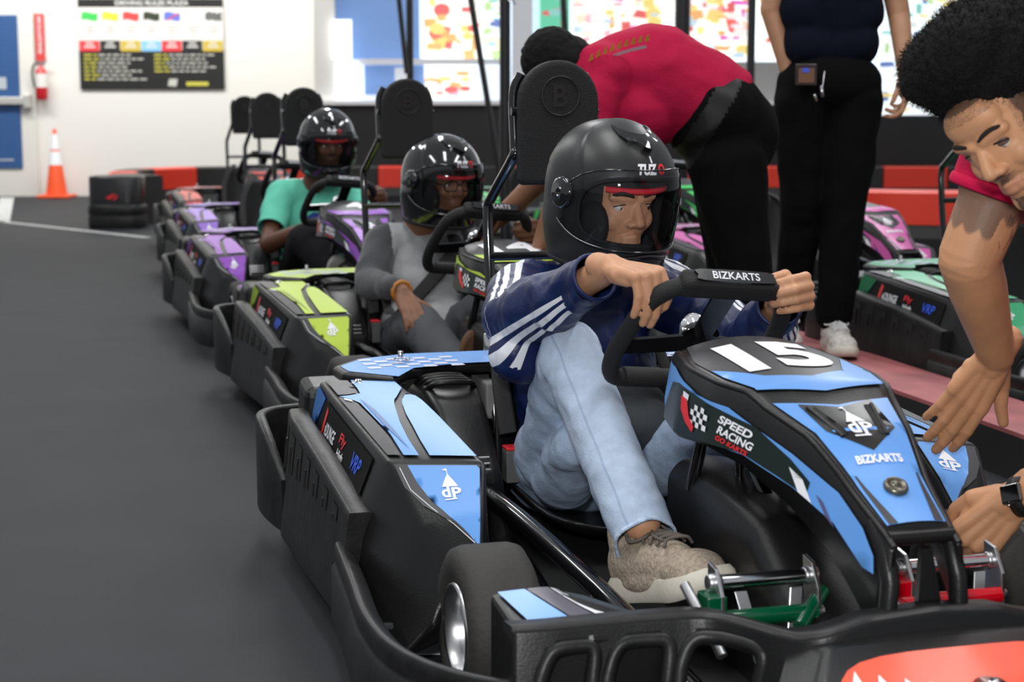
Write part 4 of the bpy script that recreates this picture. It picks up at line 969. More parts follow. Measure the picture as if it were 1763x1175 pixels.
def hsurf(az, w, off=0):
    if w >= 0: z = .150*math.sin(w*math.pi/2); s_ = math.cos(w*math.pi/2)**.93
    else: z = .158*w; s_ = 1-.15*abs(w)**2.2
    ca, sa = math.cos(az), math.sin(az)
    x = .136*s_*sa; y = .160*s_*ca
    if ca > 0: y += .014*ca*ca*max(0, -w-.15)
    if ca < 0 and w > .2: y *= 1.03
    side = min(1, max(0, (abs(az)-R(58+34*max(0, w)))/R(5)))*(1 if w > -.2 else max(0, 1+(w+.2)*3))*.0035
    n_ = Vector((x/.136**2, y/.16**2, z/.155**2)).normalized()
    return Vector((x, y, z))+n_*(off-side)
def helmet(parent, M, o, finish, s=1.0, up=0, visor=True):
    o = Vector(o); T = lambda p: M @ (p*s)+o; H = lambda a, w, f=0: T(hsurf(a, w, f))
    inport = lambda a, w: (abs(a)/R(66))**3.2+(abs(w+.20)/.40)**3.2 < 1
    NA, NW = 150, 96; rows = []; wv = [-1+1.995*i/NW for i in range(NW+1)]
    for w in wv: rows.append([H(-math.pi+2*math.pi*k/NA, w) for k in range(NA)])
    vs = [p for r in rows for p in r]; fs = []
    for i in range(NW):
        for k in range(NA):
            a = -math.pi+2*math.pi*(k+.5)/NA; w = (wv[i]+wv[i+1])/2
            if inport(a, w): continue
            fs.append((i*NA+k, i*NA+(k+1) % NA, (i+1)*NA+(k+1) % NA, (i+1)*NA+k))
    fs.append([NW*NA+k for k in range(NA)])
    hm = MB().add(vs, fs, 0, True).obj('helmet', finish, parent)
    md = hm.modifiers.new('solid', 'SOLIDIFY'); md.thickness = .006; md.offset = -1
    # liner
    m = MB(); rows = []
    for w in [-1+.16*i for i in range(12)]: rows.append([H(-math.pi+2*math.pi*k/60, w, -.024) for k in range(60)])
    vs = [p for r in rows for p in r]; fs = []
    for i in range(11):
        for k in range(60):
            a = -math.pi+2*math.pi*(k+.5)/60; w = -1+.16*(i+.5)
            if abs(a) < R(48) and -.62 < w < .12: continue
            fs.append((i*60+k, i*60+(k+1) % 60, (i+1)*60+(k+1) % 60, (i+1)*60+k))
    m.add(vs, fs, 0, True)
    for sx in (-1, 1): m.ell(T(Vector((sx*.088, .075, -.06))), (.022*s, .05*s, .05*s), Rm=M)
    m.ell(T(Vector((0, .125, -.135))), (.07*s, .02*s, .03*s), Rm=M)
    m.obj('helmet_lining', HGR, hm)
    MB().tube([H(R(-46+4*i), .085, -.03) for i in range(24)], .007*s, 8).obj('red_headband', mat('red_liner', (.70, .02, .04), .7), hm)
    # gasket
    pts = []
    for i in range(72):
        q = 2*math.pi*i/72; c, d = math.cos(q), math.sin(q)
        pts.append(H(R(66)*math.copysign(abs(c)**(2/3.2), c), -.20+.40*math.copysign(abs(d)**(2/3.2), d), 0))
    MB().tube(pts, .0048*s, 8, True).obj('port_gasket', HGR, hm)
    if visor:
        rows = []; A0 = 86
        for i in range(17):
            t = -1+i/8; row = []
            for k in range(49):
                a = R(-A0+2*A0*k/48); e = abs(a)/R(A0); hgt = .46*(1-.62*e**4); row.append(H(a, -.19+.0*e+hgt*t, .0065))
            rows.append(row)
        vz = MB().grid(rows, 0, True).obj('visor', VIS, hm)
        MB().tube([rows[0][k] for k in range(49)], .003*s, 6).tube([rows[-1][k] for k in range(49)], .002*s, 6).obj('visor_edge', HGL, vz)
    for sx in (-1, 1):
        c = hsurf(R(83*sx), -.02, .002); nn_ = Vector((sx, .05, .05)).normalized()
        m = MB().lathe([(.034, 0), (.033, .006), (.027, .009), (.012, .0095), (.011, .012), (.008, .012), (.007, .009), (0, .009)], T(c), M @ nn_, 28)
        m.v = [o+(p-o) for p in m.v]
        m.obj('visor_pivot', HGL, hm)
        MB().tube([T(hsurf(R(sx*(84+3*i)), -.20+.02*abs(i)*1.0, .008)) for i in (-2, -1, 0, 1, 2)], .004*s, 8).obj('pivot_clip', mat('pivot_grey', (.12, .12, .13), .25), hm)
    # winged top vent
    wing = [(0, .50), (.16, .60), (.34, .64), (.55, .79), (.62, .74), (.30, .73), (.15, .745), (0, .73), (-.15, .745), (-.30, .73), (-.62, .74), (-.55, .79), (-.34, .64), (-.16, .60)]
    wing = [(0, .455), (.15, .535), (.33, .565), (.60, .70), (.52, .585), (.36, .50), (.22, .44)]
    wing = [(0, .44), (.12, .475), (.26, .53), (.42, .55), (.60, .62), (.86, .76), (.62, .71), (.38, .665), (.14, .63), (0, .62)]
    wing = [(a*1.0, w+.0) for a, w in wing]; wing = wing+[(-a, w) for a, w in reversed(wing[1:-1])]
    vs, fsx = cut2d(wing, .08); m = MB()
    fn = lambda a, w: .004+.012*max(0, 1-abs(a)/.7)*(1 if w < .56 else .45)
    m.add([H(a, w, fn(a, w)) for a, w in vs], fsx, 0, True)
    m.grid([[H(a, w, fn(a, w)) for a, w in wing], [H(a, w, -.002) for a, w in wing]], 0, False, cv=True)
    m.obj('top_vent', HGL, hm)
    m = MB().decal([(-.025, .345), (.01, .345), (.02, .41), (-.015, .41)], lambda a, w: H(a, w, .001), 0, .1)
    d2 = lambda x, y: H(-x/.15, .285+y/.215, .0012)
    m.text('TUZ', d2, .022, 0, .05, .25, center=(-.013, 0), width=.056); m.text('O', d2, .022, 1, .05, .1, center=(.029, 0), width=.023)
    m.obj('helmet_lettering', [WHT, REDP], hm, fix=False)
    m = MB(); m.tube([H(R(-24+4*i), -.74-.02*math.cos(i/12*math.pi*2), .003) for i in range(13)], .006*s, 8); m.obj('chin_vent', HGL, hm)
    m = MB(); m.tube([H(-math.pi+2*math.pi*k/60, -.985, -.004) for k in range(60)], .007*s, 8, True); m.obj('bottom_trim', HGR, hm)
    return hm
# ---------------------------------------------------------------- shoe (y forward from heel, z up, sole at 0)
def shoe(parent, M, o, up_m, sole_m, lace_m, s=1.0, name='shoe', lowvox=.0045, under=None):
    o = Vector(o)
    pr = [('e', (0, .035, .055), (.036, .042, .05)), ('c', (0, .05, .058), (0, .15, .048), .041, .039), ('e', (0, .20, .040), (.044, .058, .032)), ('e', (.004, .225, .034), (.040, .042, .026)), ('c', (0, .045, .085), (0, .04, .108), .037, .034),
          ('c', (0, .09, .085), (0, .082, .135), .020, .020), ('c', (-.012, .085, .08), (-.012, .08, .13), .015, .013), ('c', (.012, .085, .08), (.012, .08, .13), .015, .013), ('e', (0, .11, .03), (.042, .11, .03))]
    sh = blob(name, xf(pr, M, o, s), lowvox, up_m, parent, 5)
    out = [(0, -.012), (.026, -.004), (.037, .03), (.036, .09), (.040, .15), (.048, .20), (.044, .245), (.022, .277), (0, .282), (-.024, .275), (-.042, .24), (-.046, .20), (-.040, .15), (-.036, .09), (-.037, .03), (-.026, -.004)]
    out = spline2(out, 3); T = lambda p: M @ (Vector(p)*s)+o
    zz = lambda y: .012*(max(0, (y-.2)/.08))**1.5
    rows = [[T((x*k, .13+(y-.13)*(k if k < 1 else 1+(k-1)*.5), z+zz(y)+(.006 if y < .05 and z > .02 else 0))) for x, y in out] for z, k in ((0, .93), (.003, .98), (.014, 1.0), (.026, .985), (.033, .93))]
    m = MB().grid(rows, 0, True, cv=True); m.add(rows[0], [range(len(out))], 1); m.add(rows[-1], [range(len(out))])
    m.obj('sole', [sole_m, under or RUB], sh)
    if lace_m:
        m = MB(); zt = lambda x, y: .1005-.16*(y-.085)-18*x*x
        for i in range(5):
            y = .095+.019*i; m.tube(cr([T((-.026, y, zt(.026, y)+.004)), T((-.012, y+.008, zt(.012, y)+.005)), T((.012, y-.004, zt(.012, y)+.005)), T((.026, y+.004, zt(.026, y)+.004))], 4), .0026*s, 6)
        for sx in (-1, 1):
            m.tube(cr([T((0, .105, .105)), T((sx*.028, .085, .110)), T((sx*.038, .10, .092)), T((sx*.022, .118, .095)), T((0, .108, .104))], 5), .0026*s, 6)
            m.tube(cr([T((0, .106, .106)), T((sx*.016, .135, .096)), T((sx*.02, .165, .088))], 5), .0026*s, 6)
        m.obj('shoe_lace', lace_m, sh)
    return sh
# ---------------------------------------------------------------- people
def kperson(K, label, group=None):
    return empty('person', K.location, K.rotation_euler.z, label, 'person', group)
def segdist(p, a, b):
    d = b-a; t = max(0, min(1, (p-a).dot(d)/d.length_squared)); return (p-(a+d*t)), t, d.normalized()
# ---- driver of kart 15
D1 = kperson(K15, 'young driver in black helmet, navy striped jacket and light blue jeans at the wheel')
SK1 = skin('tan_skin', (.56, .29, .165))
hc = V(.022, .32, .838); HM = frame(V(.27, .96, -.15), (0, 0, 1))
W1, W2 = V(-.172, .885, .722), V(.165, .895, .660)
c1 = [(74, 28, 20), (82, 22, 15), (80, 22, 15), (78, 22, 15)]
h1 = hand_prims(W1, V(.50, .85, -.08), V(.85, -.50, .12), (0, 0, 1), 1.0, [(62, 52, 28)]+c1[1:], 3, tdir=V(.75, .62, -.42), tbend=12)
c2 = [(72, 62, 30), (70, 60, 30), (72, 58, 30), (74, 56, 30)]
h2 = hand_prims(W2, V(.12, .97, .22), V(-.18, -.22, .96), (1, 0, 0), .93, c2, 3, tdir=V(-.95, .42, -.1), tbend=10)
nk = V(0, .25, .64)
pr = xf(HEAD, HM, (hc+HM @ Vector((.012, .026, -.020))), 1.05)+neck(HM, hc, nk)+[('c', V(-.14, .24, .60), V(.14, .24, .60), .05, .05), ('c', V(0, .22, .55), V(0, .2, .25), .08, .08),
      ('c', V(-.145, .25, .60), V(-.235, .50, .575), .038, .034), ('c', V(-.235, .50, .575), W1, .036, .026), ('c', V(.16, .25, .60), V(.27, .52, .50), .038, .034), ('c', V(.27, .52, .50), W2, .036, .026),
      ('c', V(-.09, .22, .2), V(-.165, .64, .51), .06, .045), ('c', V(-.165, .64, .51), V(-.165, 1.04, .29), .045, .035), ('c', V(.09, .22, .2), V(.19, .68, .36), .06, .045), ('c', V(.19, .68, .36), V(.13, 1.3, .2), .045, .035)]
body = blob('body', pr+h1+h2, .0032, SK1, D1, 3, fac=.45)
eyes(body, HM, (hc+HM @ Vector((.012, .026, -.020))), V(.50, .80, -.35), 1.05)
DKB = mat('dark_brow', (.02, .012, .008), .8)
brows(body, HM, (hc+HM @ Vector((.012, .026, -.020))), 1.05, DKB, .0042)
helmet(D1, HM, hc, HMAT)
# fingernails
# jacket
NAVY = mat('navy_tracksuit', (.005, .014, .075), .45, bump=.2, bscale=120)
A_E = V(-.235, .50, .575)
aS, aE, aW = V(-.148, .25, .605), A_E, A_E.lerp(W1, .84)
bS, bE, bW = V(.165, .25, .605), V(.27, .52, .50), V(.27, .52, .50).lerp(W2, .86)
J = [('e', V(0, .23, .42), (.165, .12, .22)), ('e', V(0, .25, .27), (.165, .13, .12)), ('c', V(-.13, .24, .60), V(.13, .24, .60), .075, .075), ('c', V(0, .26, .62), V(0, .27, .69), .075, .07),
     ('c', aS, aE, .078, .072), ('c', aE, aE.lerp(aW, .55), .073, .062), ('c', aE.lerp(aW, .55), aE.lerp(aW, .85), .062, .045), ('e', aE+V(-.01, .03, -.05), (.06, .07, .07)), ('c', aE.lerp(aW, .80), aW, .044, .043),
     ('c', bS, bE, .075, .068), ('c', bE, bE.lerp(bW, .6), .070, .055), ('c', bE.lerp(bW, .6), bE.lerp(bW, .85), .055, .044), ('c', bE.lerp(bW, .84), bW, .041, .040)]
def stripe(co):
    best = 9.
    for S_, E_, W_, sg in ((aS, aE, aW, -1), (bS, bE, bW, 1)):
        for a, b, ref in ((S_, E_, V(sg*.55, .45, .75)), (E_, W_, V(sg*.35, .75, -.25))):
            r_, t, d = segdist(co, a, b)
            if r_.length < .115:
                ref = ref-d*ref.dot(d); ref.normalize(); side = d.cross(ref); ang = math.atan2(r_.dot(side), r_.dot(ref))
                if (a is S_ or t < .80) and abs(ang) < 1.5:
                    v_ = ang*.07
                    if best > 8 or r_.length < bl_: best = v_; bl_ = r_.length
    return best
attr_mix(NAVY, 'stripe', 0, 0, (.82, .84, .88), .001, bands=[(-.030, -.017), (-.007, .007), (.017, .030)])
blob('jacket', J, .0055, NAVY, D1, 5, disp=folds(.010, 13, (1, 1.4, 1), 3), attrs={'stripe': stripe}, cuts=[(aW, aW-aE, .09), (bW, bW-bE, .09)])
NCF = mat('navy_cuff', (.005, .014, .075), .5)
cuff('sleeve_cuff', aW, aW-aE, .0425, NCF, D1, .004, 2); cuff('sleeve_cuff', bW, bW-bE, .0415, NCF, D1, .004, 2)
# jeans
DEN = mat('light_denim', (.36, .46, .62), .8, bump=.35, bscale=260, var=.12, vscale=45)
kn, an = V(-.168, .64, .53), V(-.163, 1.05, .262)
kn2, an2 = V(.19, .67, .375), V(.135, 1.34, .20)
JE = [('e', V(0, .22, .20), (.17, .13, .09)), ('c', V(-.09, .24, .20), V(-.13, .42, .30), .092, .085), ('c', V(-.12, .40, .27), kn, .086, .064), ('e', kn+V(0, 0, .0), (.064, .062, .060)), ('c', kn, kn.lerp(an, .55), .062, .056), ('c', kn.lerp(an, .5), an, .058, .053),
      ('c', V(.09, .24, .20), V(.14, .45, .28), .09, .082), ('c', V(.14, .45, .28), kn2, .08, .064), ('c', kn2, an2, .062, .05), ('c', V(-.12, .45, .24), V(-.15, .62, .34), .07, .05)]
attr_mix(DEN, 'fade', .1, 3, (.66, .73, .82), .9, fac=.75)
attr_mix(DEN, 'seam', -.0025, .0025, (.22, .30, .44), .001, fac=.5)
def fade(co):
    r1, t1, _ = segdist(co, kn, an); return max(0, 1-r1.length/.12)*(1-.45*t1)*.9 if co.z > .2 else 0
def seam(co):
    r1, t1, d = segdist(co, kn, an)
    if r1.length > .09: return 9
    ref = V(-.5, .8, .1); ref = (ref-d*ref.dot(d)).normalized(); sd = d.cross(ref); return math.atan2(r1.dot(sd), r1.dot(ref))*.06
blob('jeans', JE, .005, DEN, D1, 5, disp=folds(.0055, 13, (1, 1, 1.5), 8), attrs={'fade': fade, 'seam': seam}, cuts=[(an+(an-kn).normalized()*.004, an-kn, .1)])
m = MB(); ax_ = (an-kn).normalized(); x_, y_, _ = basis(ax_)
m.tube([an+ax_*.002+(x_*math.cos(q)+y_*math.sin(q))*(.0535+.002*math.sin(q*5)) for q in (2*math.pi*k/40 for k in range(40))], .0035, 8, True, flat=1.5); m.obj('trouser_hem', mat('worn_denim_hem', (.45, .56, .72), .85, bump=.6, bscale=200, var=.3, vscale=90), D1)
BEI = mat('beige_knit', (.38, .31, .24), .9, bump=.9, bscale=160, var=.28, vscale=130)
CRS = mat('cream_sole', (.66, .62, .53), .6, bump=.2, bscale=90)
LAC = mat('grey_brown_lace', (.13, .11, .095), .9)
SF = frame(V(.22, .95, .02), (0, 0, 1))
shoe(D1, frame(V(.20, .93, .27), V(-.08, -.25, 1)), V(-.168, .975, .13), BEI, CRS, LAC, 1.16)
shoe(D1, frame(V(.05, .95, .3), V(0, -.3, 1)), V(.14, 1.28, .09), BEI, CRS, LAC, 1.0)
# tee and bag strap at waist: dark shirt with red print, seen below the wheel
blob('shirt_hem', [('e', V(.03, .40, .33), (.15, .07, .06)), ('e', V(.0, .33, .36), (.15, .08, .08))], .006, mat('charcoal_tee', (.03, .035, .04), .8, bump=.4, bscale=60), D1, 4, disp=folds(.005, 12))
m = MB().lathe([(0, .004), (.03, .003), (.045, 0)], V(-.03, .458, .36), V(0, .8, .6), 20); m.obj('shirt_print', mat('red_shirt_print', (.42, .04, .05), .7), D1)
MB().lathe([(0, .006), (.008, .005), (.014, .002)], V(-.045, .465, .372), V(0, .8, .6), 14).obj('shirt_print', mat('yellow_shirt_print', (.6, .42, .05), .7), D1)

# ---- driver of kart 14
D2 = kperson(K14, 'driver of lime kart 14 in black helmet, glasses and grey raglan shirt, hand on knee')
SK2 = skin('brown_skin', (.24, .11, .06))
hc = V(.045, .30, .775); HM = frame(V(.30, .95, -.12), (0, 0, 1)); fo = hc-HM @ Vector((0, -.022, .012))
Wa = V(-.178, .615, .415); e1 = V(-.225, .35, .42)
ha = hand_prims(Wa, V(.14, .72, -.60), V(1, 0, .1), V(0, 1, .4), .98, [(8, 15, 12), (10, 18, 12), (12, 18, 12), (14, 18, 12)], 5, tdir=V(.9, .2, -.35))
Wb = V(.19, .84, .62)
hb = hand_prims(Wb, V(-.1, .97, .1), V(-.1, 0, 1), (1, 0, 0), .95, c2, 3, tdir=V(-.9, .4, 0))
pr = xf(HEAD, HM, fo, .98)+neck(HM, hc, V(-.02, .2, .57))+[('c', V(0, .2, .5), V(0, .2, .25), .07, .07), ('c', V(-.13, .2, .55), V(.13, .2, .55), .04, .04), ('c', V(-.15, .2, .55), e1, .036, .034), ('c', e1, Wa, .034, .026), ('c', V(.15, .2, .55), V(.26, .5, .45), .036, .034), ('c', V(.26, .5, .45), Wb, .034, .026),
      ('c', V(-.09, .2, .18), V(-.12, .63, .30), .055, .045), ('c', V(.09, .2, .18), V(.18, .65, .36), .055, .045), ('c', V(.18, .65, .36), V(.10, 1.1, .22), .04, .03), ('c', V(-.12, .63, .30), V(-.06, 1.0, .15), .04, .03)]
body = blob('body', pr+ha+hb, .005, SK2, D2, 2)
eyes(body, HM, fo, V(.2, .95, -.1), .98); brows(body, HM, fo, .98, DKB)
m = MB()
for sx in (-1, 1):
    c = fo+HM @ Vector((sx*.034, .094, -.002)); rx, uz = HM @ Vector((1, 0, 0)), HM @ Vector((0, 0, 1))
    m.tube([c+rx*math.copysign(abs(math.cos(q))**.6, math.cos(q))*.026+uz*math.copysign(abs(math.sin(q))**.6, math.sin(q))*.017 for q in (2*math.pi*k/28 for k in range(28))], .0024, 6, True)
    m.tube([fo+HM @ Vector((sx*.06, .092, .004)), fo+HM @ Vector((sx*.078, .01, .002))], .002, 6)
m.tube([fo+HM @ Vector((-.008, .100, .004)), fo+HM @ Vector((.008, .100, .004))], .0022, 6); m.obj('glasses', mat('black_frame', (.01, .01, .01), .25), D2)
helmet(D2, HM, hc, HGL)
CHG = mat('charcoal_sleeve', (.042, .044, .05), .85, bump=.3, bscale=200, sheen=.2); LG = mat('light_grey_tee', (.36, .37, .38), .85, bump=.3, bscale=200, var=.15, vscale=14)
def sl2(c, n): return 1 if abs(c.x) > .125+.10*max(0, .52-c.z)*0+(.0 if c.z > .3 else .2) else 0
T2 = [('e', V(0, .2, .40), (.155, .11, .21)), ('e', V(0, .25, .26), (.16, .13, .11)), ('c', V(-.12, .2, .55), V(.12, .2, .55), .065, .065), ('c', V(-.145, .2, .545), e1, .062, .055), ('c', e1, Wa-V(.02, .03, -.01), .054, .038), ('c', V(.145, .2, .545), V(.26, .5, .45), .062, .052), ('c', V(.26, .5, .45), Wb-V(0, .04, 0), .05, .037)]
blob('shirt', T2, .007, [LG, CHG], D2, 5, disp=folds(.006, 12, (1, 1, 1), 21), matfn=sl2)
m = MB(); d_ = (Wa-e1).normalized(); x_, y_, _ = basis(d_)
m.tube([Wa-d_*.005+(x_*math.cos(q)+y_*math.sin(q))*.032 for q in (2*math.pi*k/24 for k in range(24))], [.007+.0015*(k % 2) for k in range(24)], 8, True); m.obj('bead_bracelet', mat('amber_bead', (.45, .17, .02), .35), D2)
GRP = mat('grey_trouser', (.075, .078, .088), .85, bump=.3, bscale=200)
blob('trousers', [('e', V(0, .2, .18), (.17, .13, .10)), ('c', V(-.09, .22, .19), V(-.125, .64, .30), .095, .078), ('c', V(-.125, .64, .30), V(-.06, .98, .17), .075, .055), ('c', V(.09, .22, .19), V(.15, .62, .38), .09, .07), ('c', V(.15, .62, .38), V(.08, 1.08, .2), .068, .05)], .007, GRP, D2, 5, disp=folds(.006, 12, (1, 1, 1), 31))
BRS = mat('brown_sole', (.16, .075, .035), .7, bump=.3, bscale=80)
shoe(D2, frame(V(-.1, .30, .95), V(0, -.95, .3)), V(-.045, 1.02, .065), mat('dark_shoe', (.03, .03, .035), .7), BRS, None, 1.0, lowvox=.007, under=BRS)
shoe(D2, frame(V(0, .95, .3), V(0, -.3, 1)), V(.10, 1.08, .09), mat('dark_shoe', (.03, .03, .035), .7), BRS, None, 1.0, lowvox=.007, under=BRS)
m = MB().tube(cr([V(.10, .20, .60), V(.08, .33, .52), V(-.06, .34, .36), V(-.17, .28, .22)], 6), .024, 8, flat=.15); m.obj('lap_strap', FAB, D2)

# ---- driver of kart 4
D3 = kperson(K4, 'driver of purple kart 4 in glossy black helmet and teal t-shirt with crossed arms')
SK3 = skin('dark_skin', (.11, .045, .024))
hc = V(.058, .30, .868); HM = frame(V(.05, .97, -.18), (0, 0, 1)); fo = hc-HM @ Vector((0, -.022, .012))
e1 = V(-.245, .42, .385); Wa = V(-.06, .72, .50)
ha = hand_prims(Wa, V(.75, .6, .15), V(.1, .1, .95), V(-.5, .5, 0), .98, c2, 3)
Wb = V(.20, .84, .62); hb = hand_prims(Wb, V(-.1, .97, .1), V(-.1, 0, 1), (1, 0, 0), .95, c2, 3, tdir=V(-.9, .4, 0))
pr = xf(HEAD, HM, fo, .98)+neck(HM, hc, V(0, .22, .63))+[('c', V(0, .2, .55), V(0, .2, .25), .07, .07), ('c', V(-.17, .2, .60), e1, .046, .043), ('c', e1, Wa, .045, .028), ('c', V(.17, .2, .60), V(.27, .5, .45), .046, .042), ('c', V(.27, .5, .45), Wb, .042, .028),
      ('c', V(-.09, .2, .18), V(-.12, .70, .40), .055, .045), ('c', V(.09, .2, .18), V(.16, .7, .40), .055, .045), ('c', V(.16, .7, .40), V(.1, 1.15, .22), .04, .03), ('c', V(-.12, .7, .4), V(.02, 1.1, .25), .04, .03)]
body = blob('body', pr+ha+hb, .006, SK3, D3, 2)
eyes(body, HM, fo, V(.1, .95, -.3), .98)
helmet(D3, HM, hc, HGL)
TEA = mat('teal_cotton', (.12, .56, .40), .85, bump=.3, bscale=150)
blob('tee_shirt', [('e', V(0, .2, .43), (.17, .12, .22)), ('e', V(0, .24, .28), (.17, .14, .12)), ('c', V(-.13, .2, .60), V(.13, .2, .60), .075, .075), ('c', V(-.15, .2, .60), V(-.230, .37, .44), .078, .066), ('c', V(.15, .2, .60), V(.24, .36, .50), .078, .066)], .008, TEA, D3, 5, disp=folds(.006, 12, (1, 1, 1), 41), cuts=[(V(-.222, .355, .455), V(-.08, .17, -.16), .12)])
cuff('sleeve_cuff', V(-.222, .355, .455), V(-.08, .17, -.16), .066, TEA, D3)
m = MB(); fnp = lambda x, y: V(.0+x, .335-6*x*x*.3, .475+y)
m.decal([(-.05, .03), (-.02, .05), (.05, .045), (.05, .0), (-.06, .0)], fnp, 0, .05); m.decal([(-.07, -.04), (-.06, -.01), (-.04, -.005), (-.03, -.03), (-.01, -.005), (.01, -.03), (.03, -.005), (.05, -.01), (.06, -.04), (.02, -.05), (-.03, -.045)], fnp, 1, .03); m.obj('shirt_print', [mat('navy_print', (.02, .05, .25), .7), mat('red_shirt_ink', (.6, .05, .08), .7)], D3, fix=False)
BKT = mat('black_trouser', (.006, .006, .008), .9, spec=.2, bump=.2, bscale=150)
blob('trousers', [('e', V(0, .2, .18), (.17, .13, .10)), ('c', V(-.09, .22, .19), V(-.12, .72, .42), .10, .085), ('c', V(-.12, .72, .42), V(.0, 1.08, .24), .085, .06), ('c', V(.09, .22, .19), V(.15, .7, .42), .1, .085), ('c', V(.15, .7, .42), V(.1, 1.1, .22), .08, .06)], .009, BKT, D3, 5, disp=folds(.006, 10, (1, 1, 1), 51))
PSL = mat('pale_grid_sole', (.40, .39, .36), .7, bump=.8, bscale=60)
shoe(D3, frame(V(-.05, .35, .93), V(0, -.93, .35)), V(-.055, 1.10, .115), mat('grey_shoe', (.2, .2, .2), .7), PSL, None, 1.0, lowvox=.008, under=PSL)
shoe(D3, frame(V(0, .95, .3), V(0, -.3, 1)), V(.12, 1.12, .09), mat('grey_shoe', (.2, .2, .2), .7), PSL, None, 1.0, lowvox=.008, under=PSL)

# ---- bending staff member
P4 = empty('person', (.70, 5.02, 0), 0, 'staff member in crimson shirt and black trousers bending over behind kart 15', 'person')
o4 = Vector((.70, 5.02, 0)); L4 = lambda x, y, z: Vector((x, y, z))-o4
CRI = mat('crimson_cotton', (.40, .006, .045), .85, bump=.3, bscale=150, spec=.2)
HM = frame((-.35, .55, -.8), (-.8, .1, .5)); hc = L4(.15, 4.93, 1.11)
pr = xf(HEAD, HM, hc, 1.0)+neck(HM, hc, L4(.25, 4.95, 1.12))+[('c', L4(.25, 4.85, 1.10), L4(.27, 5.1, 1.08), .06, .06), ('c', L4(.3, 4.97, 1.08), L4(.6, 5.02, 1.0), .1, .1),
      ('c', L4(.24, 4.82, 1.04), L4(.15, 4.80, .80), .045, .04), ('c', L4(.15, 4.80, .80), L4(.085, 4.9, .60), .040, .028), ('c', L4(.26, 5.12, 1.02), L4(.12, 5.15, .82), .045, .04), ('c', L4(.12, 5.15, .82), L4(-.05, 5.2, .66), .04, .028),
      ('c', L4(.64, 4.93, .90), L4(.70, 4.92, .5), .07, .05), ('c', L4(.70, 4.92, .5), L4(.76, 4.94, .1), .05, .035), ('c', L4(.66, 5.12, .90), L4(.69, 5.12, .5), .07, .05), ('c', L4(.69, 5.12, .5), L4(.74, 5.16, .1), .05, .035)]
pr += hand_prims(L4(.085, 4.9, .60), (-.2, .3, -.9), (-.3, -.9, 0), (-1, -.3, 0), 1.0)+hand_prims(L4(-.05, 5.2, .66), (-.6, .2, -.7), (-.3, -.9, 0), (-1, -.3, 0), 1.0)
body = blob('body', pr, .0065, skin('brown_skin', (.24, .11, .06)), P4, 2)
HAIR = mat('black_hair', (.004, .0035, .0035), .85, spec=.25, bump=.9, bscale=240)
blob('hair', xf([('e', (0, -.025, .052), (.084, .098, .088)), ('e', (0, -.07, .0), (.07, .05, .07))], HM, hc, 1.0), .006, HAIR, P4, 3, disp=folds(.004, 60))
blob('polo_shirt', [('c', L4(.26, 4.88, 1.10), L4(.28, 5.10, 1.09), .10, .10), ('c', L4(.29, 4.97, 1.09), L4(.42, 4.98, 1.105), .13, .155), ('c', L4(.42, 4.98, 1.10), L4(.585, 5.0, 1.025), .155, .150), ('e', L4(.36, 4.97, 1.0), (.15, .15, .13)), ('c', L4(.245, 4.84, 1.06), L4(.21, 4.80, .92), .075, .065), ('c', L4(.26, 5.12, 1.03), L4(.18, 5.14, .90), .075, .065)], .009, CRI, P4, 6, disp=folds(.006, 9, (1, 1, 1.8), 61))
m = MB(); bk = lambda x, y: L4(.29+x*.70+y*.0, 4.90+y*.9, 1.212+x*.42-.9*(x-.0)**2-abs(y)*.35)
def bkp(x, y):     # x along spine, y across, laid on the back of the shirt
    t = .16+x; return L4(.195+t*.95, 4.81-y*.5, 1.115+.56*t-1.0*t*t-.75*(y)*.0+y*.62)
m.decal([(-.13, -.012), (.04, -.012), (.04, .002), (-.13, .002)], bkp, 0, .03); rl = random.Random(3)
for i in range(9):
    x_ = -.135+.021*i; m.decal([(x_, .020), (x_+.006, .046), (x_+.014, .048), (x_+.011, .034), (x_+.015, .022), (x_+.008, .018)], bkp, 1, .02)
BACKTXT = m
BKT2 = mat('black_work_trouser', (.0035, .0035, .0035), .95, spec=.1, bump=.3, bscale=150)
bd_ = Vector((-.85, 0, .5)).normalized(); b0_ = L4(.60, 4.98, .985)
blob('trousers', [('c', L4(.60, 4.98, .985), L4(.66, 5.04, .93), .152, .145), ('e', L4(.66, 5.04, .93), (.145, .17, .15)), ('c', L4(.635, 4.95, .86), L4(.70, 4.93, .5), .12, .078), ('c', L4(.70, 4.93, .5), L4(.76, 4.94, .09), .075, .062), ('c', L4(.66, 5.11, .86), L4(.69, 5.12, .5), .12, .078), ('c', L4(.69, 5.12, .5), L4(.74, 5.16, .09), .075, .062)], .009, [BKT2, mat('belt_leather', (.004, .004, .004), .5, spec=.3)], P4, 6, disp=folds(.006, 9, (1, 1, .7), 71), matfn=lambda c, n: 1 if -.012 < (c-b0_).dot(bd_) < .05 else 0)
m = BACKTXT; m.obj('shirt_lettering', [mat('pale_lettering', (.65, .5, .55), .7), mat('yellow_lettering', (.65, .42, .04), .7)], P4, fix=False)
for y_, z_ in ((4.94, 0), (5.16, 0)): shoe(P4, frame((-.9, -.2, 0), (0, 0, 1)), L4(.80 if y_ < 5 else .78, y_, .0), BKT2, BLK, None, 1.05, lowvox=.009)

